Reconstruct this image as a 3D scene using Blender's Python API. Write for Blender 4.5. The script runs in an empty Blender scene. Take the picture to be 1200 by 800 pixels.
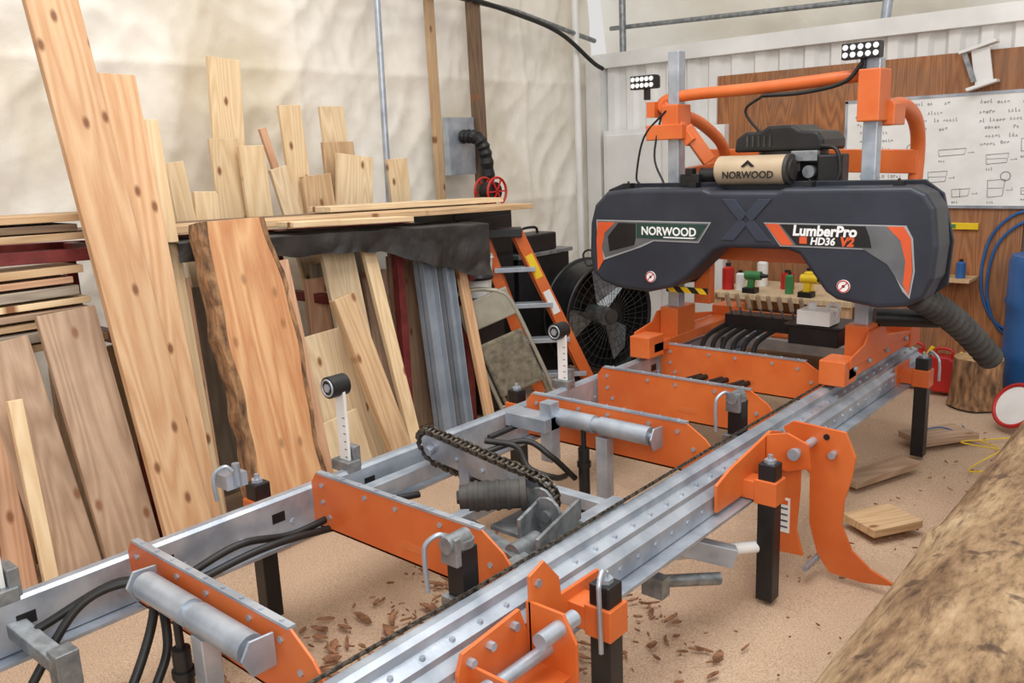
import bpy, math, random
from mathutils import Vector, Matrix, noise
random.seed(7)
COL=bpy.context.scene.collection
def C(r,g,b):
    f=lambda v:(v/255/12.92) if v/255<=.04045 else ((v/255+.055)/1.055)**2.4
    return (f(r),f(g),f(b),1)
# ---------------------------------------------------------------- materials
def newmat(name):
    m=bpy.data.materials.new(name);m.use_nodes=True
    nt=m.node_tree;p=nt.nodes['Principled BSDF'];return m,nt,p
def N(nt,t,**k):
    n=nt.nodes.new(t)
    for a,b in k.items():
        if a in n.inputs.keys(): n.inputs[a].default_value=b
        else: setattr(n,a,b)
    return n
def ramp(nt,src,stops):
    r=nt.nodes.new('ShaderNodeValToRGB')
    e=r.color_ramp.elements
    while len(e)<len(stops): e.new(.5)
    for i,(p,c) in enumerate(stops): e[i].position=p;e[i].color=c
    nt.links.new(src,r.inputs[0]);return r
def surf(name,c1,c2=None,rough=.5,metal=0,scale=8,bump=0,bscale=60,lo=.35,hi=.65,stretch=None,coat=0):
    m,nt,p=newmat(name)
    tc=N(nt,'ShaderNodeTexCoord');src=tc.outputs['Object']
    if stretch:
        mp=N(nt,'ShaderNodeMapping');mp.inputs['Scale'].default_value=stretch
        nt.links.new(src,mp.inputs[0]);src=mp.outputs[0]
    n=N(nt,'ShaderNodeTexNoise',Scale=scale,Detail=6.0);nt.links.new(src,n.inputs['Vector'])
    r=ramp(nt,n.outputs[0],[(lo,c1),(hi,c2 or c1)])
    nt.links.new(r.outputs[0],p.inputs['Base Color'])
    p.inputs['Roughness'].default_value=rough;p.inputs['Metallic'].default_value=metal
    if coat: p.inputs['Coat Weight'].default_value=coat
    if bump:
        n2=N(nt,'ShaderNodeTexNoise',Scale=bscale,Detail=5.0);nt.links.new(src,n2.inputs['Vector'])
        b=N(nt,'ShaderNodeBump',Strength=bump,Distance=.02);nt.links.new(n2.outputs[0],b.inputs['Height'])
        nt.links.new(b.outputs[0],p.inputs['Normal'])
    return m
def wood(name,c1,c2,c3=None,rough=.65,ring=7,dirt=.1,knot=1):
    m,nt,p=newmat(name)
    tc=N(nt,'ShaderNodeTexCoord');oi=N(nt,'ShaderNodeObjectInfo')
    mul=N(nt,'ShaderNodeMath',operation='MULTIPLY');mul.inputs[1].default_value=37.0
    nt.links.new(oi.outputs['Random'],mul.inputs[0])
    ad=N(nt,'ShaderNodeVectorMath',operation='ADD')
    nt.links.new(tc.outputs['Object'],ad.inputs[0]);nt.links.new(mul.outputs[0],ad.inputs[1])
    mp=N(nt,'ShaderNodeMapping');mp.inputs['Scale'].default_value=(1,1,.09)
    nt.links.new(ad.outputs[0],mp.inputs[0])
    n=N(nt,'ShaderNodeTexNoise',Scale=4.0,Detail=2.0);nt.links.new(mp.outputs[0],n.inputs['Vector'])
    w=N(nt,'ShaderNodeMath',operation='MULTIPLY');w.inputs[1].default_value=ring*3.2;nt.links.new(n.outputs[0],w.inputs[0])
    fr=N(nt,'ShaderNodeMath',operation='PINGPONG');fr.inputs[1].default_value=.5;nt.links.new(w.outputs[0],fr.inputs[0])
    fine=N(nt,'ShaderNodeTexNoise',Scale=90.0,Detail=4.0);nt.links.new(mp.outputs[0],fine.inputs['Vector'])
    mx=N(nt,'ShaderNodeMath',operation='ADD');nt.links.new(fr.outputs[0],mx.inputs[0])
    m2=N(nt,'ShaderNodeMath',operation='MULTIPLY');m2.inputs[1].default_value=.6;nt.links.new(fine.outputs[0],m2.inputs[0]);nt.links.new(m2.outputs[0],mx.inputs[1])
    r=ramp(nt,mx.outputs[0],[(.3,c1),(.85,c2)])
    sx=N(nt,'ShaderNodeSeparateXYZ');nt.links.new(ad.outputs[0],sx.inputs[0])
    a1=N(nt,'ShaderNodeMath',operation='MULTIPLY');a1.inputs[1].default_value=5.0;nt.links.new(sx.outputs[0],a1.inputs[0])
    a2=N(nt,'ShaderNodeMath',operation='MULTIPLY');a2.inputs[1].default_value=2.6;nt.links.new(sx.outputs[2],a2.inputs[0])
    cb_=N(nt,'ShaderNodeCombineXYZ');nt.links.new(a1.outputs[0],cb_.inputs[0]);nt.links.new(a2.outputs[0],cb_.inputs[1])
    v=N(nt,'ShaderNodeTexVoronoi',voronoi_dimensions='2D',Scale=1.0);nt.links.new(cb_.outputs[0],v.inputs['Vector'])
    rk=ramp(nt,v.outputs['Distance'],[(.035,(knot,)*3+(1,)),(.085,(0,0,0,1))])
    mk=N(nt,'ShaderNodeMix',data_type='RGBA');nt.links.new(rk.outputs[0],mk.inputs['Factor'])
    nt.links.new(r.outputs[0],mk.inputs[6]);mk.inputs[7].default_value=c3 or C(140,92,58)
    ns=N(nt,'ShaderNodeTexNoise',Scale=2.2,Detail=6.0);nt.links.new(ad.outputs[0],ns.inputs['Vector'])
    rs=ramp(nt,ns.outputs[0],[(.45,(0,0,0,1)),(.75,(dirt*2,)*3+(1,))])
    md=N(nt,'ShaderNodeMix',data_type='RGBA');nt.links.new(rs.outputs[0],md.inputs['Factor']);nt.links.new(mk.outputs[2],md.inputs[6]);md.inputs[7].default_value=C(120,100,82)
    hs=N(nt,'ShaderNodeHueSaturation');nt.links.new(md.outputs[2],hs.inputs['Color'])
    mr=N(nt,'ShaderNodeMapRange');mr.inputs['To Min'].default_value=.82;mr.inputs['To Max'].default_value=1.05
    nt.links.new(oi.outputs['Random'],mr.inputs[0]);nt.links.new(mr.outputs[0],hs.inputs['Value'])
    nt.links.new(hs.outputs[0],p.inputs['Base Color']);p.inputs['Roughness'].default_value=rough
    b=N(nt,'ShaderNodeBump',Strength=.12,Distance=.004);nt.links.new(mx.outputs[0],b.inputs['Height']);nt.links.new(b.outputs[0],p.inputs['Normal'])
    return m
M={}
M['galv']=surf('galvanised_steel',C(154,163,175),C(190,198,208),.36,.55,9,.03,90)
M['galvd']=surf('dull_steel',C(118,123,126),C(156,160,163),.42,.6,25,.06,80)
M['orange']=surf('orange_paint',C(204,96,40),C(214,112,54),.42,0,6,.03,120,coat=.1)
M['oranged']=surf('dusty_orange_paint',C(200,98,44),C(216,126,72),.5,0,5,.05,120)
M['navy']=surf('navy_plastic',C(38,43,54),C(47,53,64),.42,0,5,.06,220)
M['navyl']=surf('dark_relief',C(28,32,42),C(34,38,50),.4,0,5)
M['navyx']=surf('blue_grey_relief',C(46,53,68),C(54,61,78),.4,0,5)
M['black']=surf('black_paint',C(18,18,20),C(30,30,32),.4,0,12)
M['fanblack']=surf('dusty_black_paint',C(44,42,40),C(66,63,60),.6,0,12)
M['rubber']=surf('black_rubber',C(16,16,17),C(32,31,30),.5,0,20)
M['tarp']=surf('black_tarp',C(38,38,39),C(66,63,60),.55,0,6,.35,22)
M['white']=surf('white_plastic',C(225,225,222),C(238,238,236),.4,0,6)
M['red']=surf('red_plastic',C(170,30,28),C(196,40,34),.4,0,6)
M['redp']=surf('dark_red_steel',C(104,38,38),C(130,54,50),.5,.1,12,.1,60)
M['blue']=surf('blue_plastic',C(36,84,142),C(48,100,160),.4,0,4)
M['bluesteel']=surf('blue_grey_steel',C(132,142,154),C(156,164,174),.5,.2,5,.03,60)
M['yellow']=surf('yellow_plastic',C(226,190,30),C(240,206,48),.4,0,5)
M['green']=surf('green_plastic',C(52,120,70),C(70,140,84),.4,0,5)
M['tan']=surf('tan_paint',C(178,158,130),C(192,172,144),.45,.1,6)
M['chain']=surf('oily_chain',C(44,40,36),C(104,94,82),.45,.6,60)
M['bark']=surf('rough_bark',C(84,60,42),C(166,124,86),.9,0,30,.9,40,stretch=(1,1,.3))
M['endgrain']=surf('log_end',C(150,116,76),C(190,156,110),.8,0,20,.3,60)
M['chips']=surf('bark_chips',C(112,76,54),C(168,122,90),.9,0,30)
M['chair']=surf('chair_grey_paint',C(146,142,128),C(166,162,146),.45,.2,10)
M['chairpad']=surf('chair_fabric',C(98,92,80),C(136,128,110),.9,0,26,.2,120)
M['glass']=surf('led_lens',C(225,228,232),C(245,246,248),.15,0,60)
M['decalg']=surf('grey_decal',C(84,86,90),C(108,110,113),.4,0,5)
M['decalb']=surf('light_grey_decal',C(150,152,154),C(168,170,172),.4,0,5)
M['decalo']=surf('orange_decal',C(206,84,44),C(218,94,50),.4,0,5)
M['decalk']=surf('black_decal',C(20,20,22),C(30,30,32),.4,0,5)
M['decaln']=surf('green_decal',C(30,60,54),C(38,68,60),.4,0,5)
M['letter']=surf('white_lettering',C(235,235,235),C(240,240,240),.5)
M['ink']=surf('marker_ink',C(60,66,84),C(80,84,96),.6)
M['pine']=wood('yellow_pine',C(230,190,148),C(208,158,114),ring=5,dirt=.03)
M['pinel']=wood('pale_pine',C(238,212,172),C(220,188,144),dirt=.04)
M['cream']=wood('cream_board',C(230,208,172),C(210,182,144),dirt=.12)
M['tanw']=wood('tan_board',C(216,182,142),C(192,156,114),dirt=.18)
M['pink']=wood('pink_fir',C(214,170,138),C(196,148,112),dirt=.12)
M['brown']=wood('brown_board',C(194,164,138),C(166,134,108),dirt=.3)
M['grey']=wood('grey_board',C(178,166,148),C(148,134,118),dirt=.3)
M['dark']=wood('dark_board',C(134,108,84),C(98,76,58),dirt=.3)
M['slab']=wood('red_slab',C(228,180,130),C(198,136,90),ring=4,dirt=.06,knot=.6)
M['ply']=wood('brown_plywood',C(172,114,70),C(132,82,48),ring=8,dirt=.35,knot=0)
def log_mat():
    m,nt,p=newmat('weathered_log')
    tc=N(nt,'ShaderNodeTexCoord');s=tc.outputs['Object']
    mp=N(nt,'ShaderNodeMapping');mp.inputs['Scale'].default_value=(1,.3,1);nt.links.new(s,mp.inputs[0])
    a=N(nt,'ShaderNodeTexNoise',Scale=5.0,Detail=10.0,Roughness=.65);nt.links.new(mp.outputs[0],a.inputs['Vector'])
    ra=ramp(nt,a.outputs[0],[(.3,C(92,68,48)),(.42,C(136,108,80)),(.56,C(178,152,120)),(.75,C(208,188,158))])
    b=N(nt,'ShaderNodeTexNoise',Scale=40.0,Detail=8.0,Roughness=.7);nt.links.new(mp.outputs[0],b.inputs['Vector'])
    rb=ramp(nt,b.outputs[0],[(.3,C(96,78,62)),(.48,C(220,208,192)),(.7,C(255,250,242))])
    mx=N(nt,'ShaderNodeMix',data_type='RGBA',blend_type='MULTIPLY');mx.inputs['Factor'].default_value=.8
    nt.links.new(ra.outputs[0],mx.inputs[6]);nt.links.new(rb.outputs[0],mx.inputs[7])
    v=N(nt,'ShaderNodeTexNoise',Scale=11.0,Detail=6.0)
    nt.links.new(s,v.inputs['Vector'])
    rv=ramp(nt,v.outputs[0],[(.60,(0,0,0,1)),(.66,(.8,)*3+(1,))])
    m2=N(nt,'ShaderNodeMix',data_type='RGBA');nt.links.new(rv.outputs[0],m2.inputs['Factor']);nt.links.new(mx.outputs[2],m2.inputs[6]);m2.inputs[7].default_value=C(70,48,34)
    nt.links.new(m2.outputs[2],p.inputs['Base Color']);p.inputs['Roughness'].default_value=.8
    ad=N(nt,'ShaderNodeMath',operation='ADD');nt.links.new(a.outputs[0],ad.inputs[0]);nt.links.new(b.outputs[0],ad.inputs[1])
    bp=N(nt,'ShaderNodeBump',Strength=.7,Distance=.012);nt.links.new(ad.outputs[0],bp.inputs['Height']);nt.links.new(bp.outputs[0],p.inputs['Normal'])
    return m
M['log']=log_mat()
def floor_mat():
    m,nt,p=newmat('sawdust_floor')
    tc=N(nt,'ShaderNodeTexCoord');s=tc.outputs['Object']
    a=N(nt,'ShaderNodeTexNoise',Scale=1.1,Detail=8.0);nt.links.new(s,a.inputs['Vector'])
    b=N(nt,'ShaderNodeTexNoise',Scale=160.0,Detail=4.0);nt.links.new(s,b.inputs['Vector'])
    r1=ramp(nt,a.outputs[0],[(.3,C(186,152,122)),(.7,C(214,184,156))])
    r2=ramp(nt,b.outputs[0],[(.3,C(156,120,92)),(.5,C(210,180,152)),(.72,C(238,216,192))])
    mx=N(nt,'ShaderNodeMix',data_type='RGBA');mx.inputs['Factor'].default_value=.5
    nt.links.new(r1.outputs[0],mx.inputs[6]);nt.links.new(r2.outputs[0],mx.inputs[7])
    v=N(nt,'ShaderNodeTexVoronoi',Scale=30.0);nt.links.new(s,v.inputs['Vector'])
    rv=ramp(nt,v.outputs['Distance'],[(.05,(.4,)*3+(1,)),(.11,(0,0,0,1))])
    m2=N(nt,'ShaderNodeMix',data_type='RGBA');nt.links.new(rv.outputs[0],m2.inputs['Factor']);nt.links.new(mx.outputs[2],m2.inputs[6]);m2.inputs[7].default_value=C(140,100,74)
    nt.links.new(m2.outputs[2],p.inputs['Base Color']);p.inputs['Roughness'].default_value=.95
    bp=N(nt,'ShaderNodeBump',Strength=.6,Distance=.02);nt.links.new(b.outputs[0],bp.inputs['Height']);nt.links.new(bp.outputs[0],p.inputs['Normal'])
    return m
M['floor']=floor_mat()
def fabric_mat():
    m,nt,p=newmat('tent_fabric')
    tc=N(nt,'ShaderNodeTexCoord');s=tc.outputs['Object']
    a=N(nt,'ShaderNodeTexNoise',Scale=.8,Detail=10.0,Distortion=.3);nt.links.new(s,a.inputs['Vector'])
    r=ramp(nt,a.outputs[0],[(.3,C(212,200,176)),(.46,C(236,230,218)),(.75,C(246,243,236))])
    nt.links.new(r.outputs[0],p.inputs['Base Color']);p.inputs['Roughness'].default_value=.5
    b=N(nt,'ShaderNodeTexNoise',Scale=3.0,Detail=5.0,Distortion=.2);nt.links.new(s,b.inputs['Vector'])
    bp=N(nt,'ShaderNodeBump',Strength=.35,Distance=.06);nt.links.new(b.outputs[0],bp.inputs['Height']);nt.links.new(bp.outputs[0],p.inputs['Normal'])
    return m
M['fabric']=fabric_mat()
M['steelwhite']=surf('white_painted_steel',C(214,214,212),C(236,236,234),.5,.05,2,.03,30)
M['hazard']=newmat('hazard_stripes')[0]
def hz():
    m=M['hazard'];nt=m.node_tree;p=nt.nodes['Principled BSDF']
    tc=N(nt,'ShaderNodeTexCoord');w=N(nt,'ShaderNodeTexWave',Scale=7.0,bands_direction='DIAGONAL')
    nt.links.new(tc.outputs['Object'],w.inputs['Vector'])
    r=ramp(nt,w.outputs[0],[(.49,C(20,20,20)),(.51,C(240,200,30))]);nt.links.new(r.outputs[0],p.inputs['Base Color'])
hz()
# ---------------------------------------------------------------- geometry builder
class G:
    def __init__(s): s.v=[];s.f=[];s.m=[];s.sm=[]
    def add(s,vs,fs,m=0,smooth=False):
        o=len(s.v);s.v+=[Vector(v) for v in vs]
        for f in fs: s.f.append([i+o for i in f]);s.m.append(m);s.sm.append(smooth)
        return s
    def box(s,x0,x1,y0,y1,z0,z1,m=0):
        vs=[Vector((x,y,z)) for z in(z0,z1) for y in(y0,y1) for x in(x0,x1)]
        return s.add(vs,[(0,2,3,1),(4,5,7,6),(0,1,5,4),(2,6,7,3),(0,4,6,2),(1,3,7,5)],m)
    def bar(s,p0,p1,w,t,up=(0,0,1),m=0):
        p0=Vector(p0);p1=Vector(p1);d=(p1-p0).normalized();u=Vector(up)
        x=d.cross(u)
        if x.length<1e-3: x=d.cross(Vector((1,0,0)))
        x.normalize();y=x.cross(d)
        vs=[]
        for p in(p0,p1):
            for a,b in((-1,-1),(1,-1),(1,1),(-1,1)): vs.append(p+x*a*w/2+y*b*t/2)
        return s.add(vs,[(0,1,2,3),(7,6,5,4),(0,4,5,1),(1,5,6,2),(2,6,7,3),(3,7,4,0)],m)
    def cyl(s,p0,p1,r,r2=None,seg=20,m=0,cap=True):
        return s.tube([p0,p1],r,seg,m,rad=[r,r if r2 is None else r2],cap=cap)
    def tube(s,pts,r,seg=8,m=0,rad=None,cap=True,flat=False):
        pts=[Vector(p) for p in pts];n=len(pts)
        d=(pts[1]-pts[0]).normalized()
        a=d.cross(Vector((0,0,1)))
        if a.length<.05: a=d.cross(Vector((1,0,0)))
        a.normalize();vs=[]
        for i,p in enumerate(pts):
            t=(pts[min(i+1,n-1)]-pts[max(i-1,0)]).normalized()
            a=(a-t*a.dot(t)).normalized();b=t.cross(a)
            rr=rad[i] if rad else r
            for k in range(seg):
                th=2*math.pi*k/seg;vs.append(p+(a*math.cos(th)+b*math.sin(th))*rr)
        fs=[(i*seg+k,i*seg+(k+1)%seg,(i+1)*seg+(k+1)%seg,(i+1)*seg+k) for i in range(n-1) for k in range(seg)]
        s.add(vs,fs,m,seg>6 and not flat)
        if cap:
            s.add(vs[:seg],[tuple(reversed(range(seg)))],m);s.add(vs[-seg:],[tuple(range(seg))],m)
        return s
    def prism(s,o,ax,d0,d1,m=0):
        def P(a,b,d): return {'y':(a,d,b),'x':(d,a,b),'z':(a,b,d)}[ax]
        n=len(o);vs=[P(a,b,d0) for a,b in o]+[P(a,b,d1) for a,b in o]
        return s.add(vs,[tuple(range(n)),tuple(reversed(range(n,2*n)))]+[(i,i+n,(i+1)%n+n,(i+1)%n) for i in range(n)],m)
    def ball(s,c,r,m=0,sx=1,sy=1,sz=1,n=12):
        c=Vector(c);vs=[];fs=[]
        for i in range(n+1):
            for j in range(n*2):
                t=math.pi*i/n;q=math.pi*j/n
                vs.append(c+Vector((r*sx*math.sin(t)*math.cos(q),r*sy*math.sin(t)*math.sin(q),r*sz*math.cos(t))))
        for i in range(n):
            for j in range(n*2): fs.append((i*2*n+j,(i+1)*2*n+j,(i+1)*2*n+(j+1)%(2*n),i*2*n+(j+1)%(2*n)))
        return s.add(vs,fs,m,True)
    def torus(s,c,ax,R,r,m=0,seg=32,ss=8):
        c=Vector(c);ax=Vector(ax).normalized();a=ax.orthogonal().normalized();b=ax.cross(a)
        pts=[c+(a*math.cos(2*math.pi*i/seg)+b*math.sin(2*math.pi*i/seg))*R for i in range(seg+1)]
        return s.tube(pts,r,ss,m,cap=False)
def cr(pts,n=8):
    pts=[Vector(p) for p in pts];q=[pts[0]*2-pts[1]]+pts+[pts[-1]*2-pts[-2]];out=[]
    for i in range(1,len(q)-2):
        for k in range(n):
            t=k/n;a,b,c,d=q[i-1:i+3]
            out.append(.5*((2*b)+(c-a)*t+(2*a-5*b+4*c-d)*t*t+(3*b-a-3*c+d)*t**3))
    return out+[pts[-1]]
def tag(o,label=None,cat=None,group=None,kind=None):
    if label:o['label']=label
    if cat:o['category']=cat
    if group:o['group']=group
    if kind:o['kind']=kind
    return o
def make(name,g,mats,parent=None,label=None,cat=None,group=None,kind=None,bevel=0,origin=None,bseg=2):
    me=bpy.data.meshes.new(name)
    if parent is not None: og=Vector(parent['_o'])
    elif origin is not None: og=Vector(origin)
    else:
        xs=[v.x for v in g.v];ys=[v.y for v in g.v];zs=[v.z for v in g.v]
        og=Vector(((min(xs)+max(xs))/2,(min(ys)+max(ys))/2,min(zs)))
    me.from_pydata([v-og for v in g.v],[],g.f)
    if not isinstance(mats,(list,tuple)): mats=[mats]
    for m in mats: me.materials.append(M[m] if isinstance(m,str) else m)
    me.polygons.foreach_set('material_index',g.m);me.polygons.foreach_set('use_smooth',g.sm);me.update()
    o=bpy.data.objects.new(name,me);COL.objects.link(o)
    if parent is not None: o.parent=parent
    else: o.location=og
    o['_o']=tuple(og)
    if bevel:
        b=o.modifiers.new('bevel','BEVEL');b.width=bevel;b.segments=bseg;b.limit_method='ANGLE';b.angle_limit=math.radians(40)
    return tag(o,label,cat,group,kind)
def thing(name,label,cat,origin,group=None):
    e=bpy.data.objects.new(name,None);COL.objects.link(e);e.location=origin;e.empty_display_size=.1
    e['_o']=tuple(origin);return tag(e,label,cat,group)
def text(name,body,size,loc,mat,parent,rot=(math.pi/2,0,0),bold=0,align='LEFT',sx=1,shear=0):
    c=bpy.data.curves.new('t','FONT');c.body=body;c.size=size;c.extrude=.0006;c.offset=bold;c.align_x=align;c.shear=shear;c.resolution_u=3
    o=bpy.data.objects.new('t',c);COL.objects.link(o)
    bpy.context.view_layer.update()
    me=bpy.data.meshes.new_from_object(o.evaluated_get(bpy.context.evaluated_depsgraph_get()))
    bpy.data.objects.remove(o);me.materials.clear();me.materials.append(M[mat])
    q=bpy.data.objects.new(name,me);COL.objects.link(q);q.parent=parent
    q.location=Vector(loc)-Vector(parent['_o']);q.rotation_euler=rot;q.scale=(sx,1,1)
    return q
def frame(p0,p1,wdir):
    z=(Vector(p1)-Vector(p0)).normalized();x=Vector(wdir);x=(x-z*x.dot(z)).normalized();y=z.cross(x)
    m=Matrix((x,y,z)).transposed().to_4x4();m.translation=Vector(p0);return m
def board(p0,p1,w,t,mat,label,wdir=(0,1,0),name='board',cat='wooden board',group=None,taper=1,kind=None):
    L=(Vector(p1)-Vector(p0)).length;g=G()
    g.box(-w/2,w/2,-t/2,t/2,0,L)
    o=make(name,g,mat,origin=(0,0,0),label=label,cat=cat,group=group,bevel=.002,bseg=1,kind=kind)
    o.matrix_world=frame(p0,p1,wdir);return o
# ---------------------------------------------------------------- setting
def grid(name,fn,nu,nv,mat,kind='structure',smooth=True):
    g=G();vs=[fn(i/nu,j/nv) for j in range(nv+1) for i in range(nu+1)]
    g.add(vs,[(j*(nu+1)+i,j*(nu+1)+i+1,(j+1)*(nu+1)+i+1,(j+1)*(nu+1)+i) for j in range(nv) for i in range(nu)],0,smooth)
    return make(name,g,mat,origin=(0,0,0),kind=kind)
grid('floor',lambda u,v:Vector((-5.2+9*u,-2+10*v,-.02+.015*noise.noise(Vector((u*9,v*10,0))))),90,100,'floor')
def crease(a,b,s): return abs(noise.noise(Vector((a,b,s))))
def lw(u,v):
    y=-1.5+8.2*u;z=-.1+4.4*v
    n=noise.noise(Vector((y*1.3,z*.35,1)))*.06
    n-=.05*crease(y*1.9+z*.5,z*1.0,5)+.04*crease(y*3.4-z*1.4,z*2.0,9)+.022*crease(y*7+z*2,z*5,2)
    sy=abs(math.sin(y*math.pi/1.15));sz=abs(math.sin((z-.28)*math.pi/.97))
    return Vector((-4.74+n-.035*sy**.35-.035*sz**.3+.03,y,z))
grid('wall_left',lw,380,210,'fabric')
def bw(u,v):
    x=-5+9*u;z=4.6*v
    c=.05*crease(x*1.3,z*.8,3)+.04*crease(x*3,z*2+x,8)+.03*abs(math.sin(x*math.pi/1.1))**.5
    return Vector((x,7.3-.2*max(0,z-2.2)+c,z))
grid('wall_back',bw,240,120,'fabric')
g=G();x=-4.62
prof=[]
while x<.6:
    prof+=[(x,6.62),(x+.07,6.62),(x+.1,6.585),(x+.17,6.585)];x+=.2
g.prism(prof+[(x,6.66),(-4.62,6.66)],'z',0,2.36)
g.box(-4.66,.62,6.52,6.68,2.34,2.46)
g.box(-4.7,-4.55,6.5,6.66,0,2.44)
make('wall_rear',g,'steelwhite',origin=(0,0,0),kind='structure')
g=G();g.box(-4.5,-3.32,6.47,6.56,.02,1.8);g.box(-4.46,-3.9,6.45,6.475,.06,1.76);g.box(-3.88,-3.36,6.45,6.475,.06,1.76);g.box(-3.93,-3.91,6.43,6.46,.8,1.0,1)
make('door_1',g,['steelwhite','galvd'],origin=(0,0,0),kind='structure',bevel=.006)
board((-2.3,6.565,.1),(-2.3,6.565,2.18),2.25,.03,'ply',None,wdir=(1,0,0),name='trim_1',cat=None,kind='structure')
board((-.85,6.565,.1),(-.85,6.565,2.2),.62,.03,'ply',None,wdir=(1,0,0),name='trim_2',cat=None,kind='structure')
def polel(name,pts,r,label,mat='galvd',cat='pole'):
    g=G().tube(pts,r,12);return make(name,g,mat,label=label,cat=cat)
polel('conduit_pipe',[(-4.54,3.93,.0),(-4.54,3.97,3.2)],.022,'thin galvanised upright pipe against fabric wall','galv')
polel('tent_pole',[(-4.56,6.19,0),(-4.56,6.17,3.2)],.03,'white upright tent pole near the corner','steelwhite')
polel('tent_pole',[(-4.56,3.9,2.82),(-4.56,5.4,2.72),(-4.56,6.45,2.57)],.02,'slim horizontal steel tube high on fabric wall')
polel('tent_pole',[(-4.45,6.75,0),(-4.45,6.72,3.6)],.03,'galvanised upright tent pole behind container')
polel('tent_pole',[(-4.6,6.76,2.7),(-.2,6.72,2.56)],.02,'long horizontal steel tube above container')
polel('tent_pole',[(-2.15,6.6,2.465),(-2.05,6.55,3.4)],.035,'stout galvanised roof strut above container','galv')
polel('power_cable',cr([(-4.5,3.7,2.72),(-4.5,4.6,2.76),(-4.5,5.4,2.68),(-4.5,5.9,2.58),(-4.48,6.3,2.38),(-4.48,6.45,2.33)]),.018,'thick black cable sagging along fabric wall','rubber','cable')
board((-4.58,4.5,0),(-4.58,4.47,3.1),.07,.04,'tanw','tan timber stud standing against fabric wall',name='wall_stud',cat='timber')
board((-4.56,4.94,0),(-4.56,4.9,3.1),.08,.08,'dark','dark weathered timber post against fabric wall',name='wall_stud',cat='timber')
t=thing('duct_port','grey steel plate with black flexible duct elbow','duct',(-4.6,4.75,1.3))
g=G().box(-4.62,-4.56,4.58,4.86,1.5,1.92);make('plate',g,'galv',t,bevel=.003)
pts=cr([(-4.56,4.72,1.78),(-4.42,4.74,1.76),(-4.38,4.78,1.62),(-4.4,4.82,1.3),(-4.42,4.84,1.0)],7)
g=G().tube(pts,.045,14,rad=[.044+.009*(i%2) for i in range(len(pts))],flat=True);make('duct_hose',g,'rubber',t)
# ---------------------------------------------------------------- lumber rack
rk=thing('lumber_rack','dark red welded steel lumber rack with posts','rack',(-3.8,2.6,0))
def zr(y): return 1.33-.045*(y-1.2)
FX=-3.60
for y in (.7,1.62,2.73,3.16,3.68):
    for x in (FX,-4.12):
        g=G().box(x-.025,x+.025,y-.025,y+.025,0,zr(y));make('post',g,'redp',rk,bevel=.003)
for x in (FX,-4.12):
    g=G().bar((x,.3,zr(.3)),(x,3.72,zr(3.72)),.05,.05);make('top_rail',g,'redp',rk,bevel=.003)
for y in (.7,1.62,2.73,3.68):
    g=G().bar((-4.12,y,.93),(-3.53,y,.93),.05,.05);make('cross_arm',g,'redp',rk,bevel=.003)
    g=G().bar((-4.12,y,zr(y)),(FX,y,zr(y)),.045,.045);make('cross_arm',g,'redp',rk,bevel=.003)
mats=['tanw','grey','tanw','brown','pinel','grey','pink','tanw','bluesteel','grey','tanw','pink']
z=.96;i=0
while z<1.27:
    t_=random.choice([.025,.03,.038]);m_=mats[i%len(mats)]
    e=1.42+random.uniform(-.06,.1)
    board((-3.66+random.uniform(0,.03),-.6,z+t_/2+.02),(-3.66,e,z+t_/2),random.uniform(.2,.26),t_,m_,'rough sawn board stacked flat on the rack',wdir=(1,0,0),group='boards stacked on the rack')
    if i%2==0: board((-3.95,-.6,z+t_/2+.02),(-3.95,e+.05,z+t_/2),.24,t_,'brown','rough brown board stacked flat at the back of the rack',wdir=(1,0,0),group='boards stacked on the rack')
    z+=t_+.012;i+=1
for k,(zz,e,m_) in enumerate([(1.395,1.5,'tanw'),(1.43,1.45,'dark'),(1.465,1.62,'tanw')]):
    board((-3.68,-.6,zz+.05),(-3.68,e,zz),.26,.028,m_,'long board lying on top of the lumber rack',wdir=(1,0,0),group='boards on top of the rack')
board((-3.68,1.66,1.385),(-3.68,4.32,1.305),.24,.032,'tanw','long weathered plank lying along the rack top over a tarp',wdir=(1,0,0),name='plank',cat='wooden board')
board((-3.95,1.5,1.385),(-3.95,4.2,1.305),.24,.032,'dark','long dark plank along the rack top',wdir=(1,0,0),name='plank',cat='wooden board')
board((-3.92,2.9,1.385),(-3.9,4.3,1.345),.2,.03,'cream','pale plank resting on the rack top',wdir=(1,0,0),name='plank',cat='wooden board')
board((-3.47,2.36,1.36),(-3.47,3.12,1.325),.14,.025,'pinel','short pale board lying on black tarp',wdir=(1,0,0),name='board')
def tarp(u,v):
    y=1.80+1.94*u
    low=[(0,1.25),(.3,1.21),(.58,1.17),(.8,1.03),(1,.93)]
    for a,b in zip(low,low[1:]):
        if a[0]<=u<=b[0]: lo=a[1]+(b[1]-a[1])*(u-a[0])/(b[0]-a[0])
    hi=zr(y)+.03
    if v<.4:
        x=-3.8+(.37)*v/.4;z=hi+.004
    else:
        w=(v-.4)/.6;z=hi-(hi-lo)*w;x=-3.43-.02*w
        x+=.022*math.sin(y*13+z*4)*w+.04*crease(y*7,z*5,0)*(.2+w)
        z+=.02*noise.noise(Vector((y*6,1,2)))*w
    z+=.006*noise.noise(Vector((y*8,x*8,0)))
    return Vector((x,y,z))
g=G();nu,nv=150,50
g.add([tarp(i/nu,j/nv) for j in range(nv+1) for i in range(nu+1)],[(j*(nu+1)+i,j*(nu+1)+i+1,(j+1)*(nu+1)+i+1,(j+1)*(nu+1)+i) for j in range(nv) for i in range(nu)],0,True)
make('tarp',g,'tarp',label='black plastic tarp draped over the lumber rack',cat='tarp')
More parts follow.
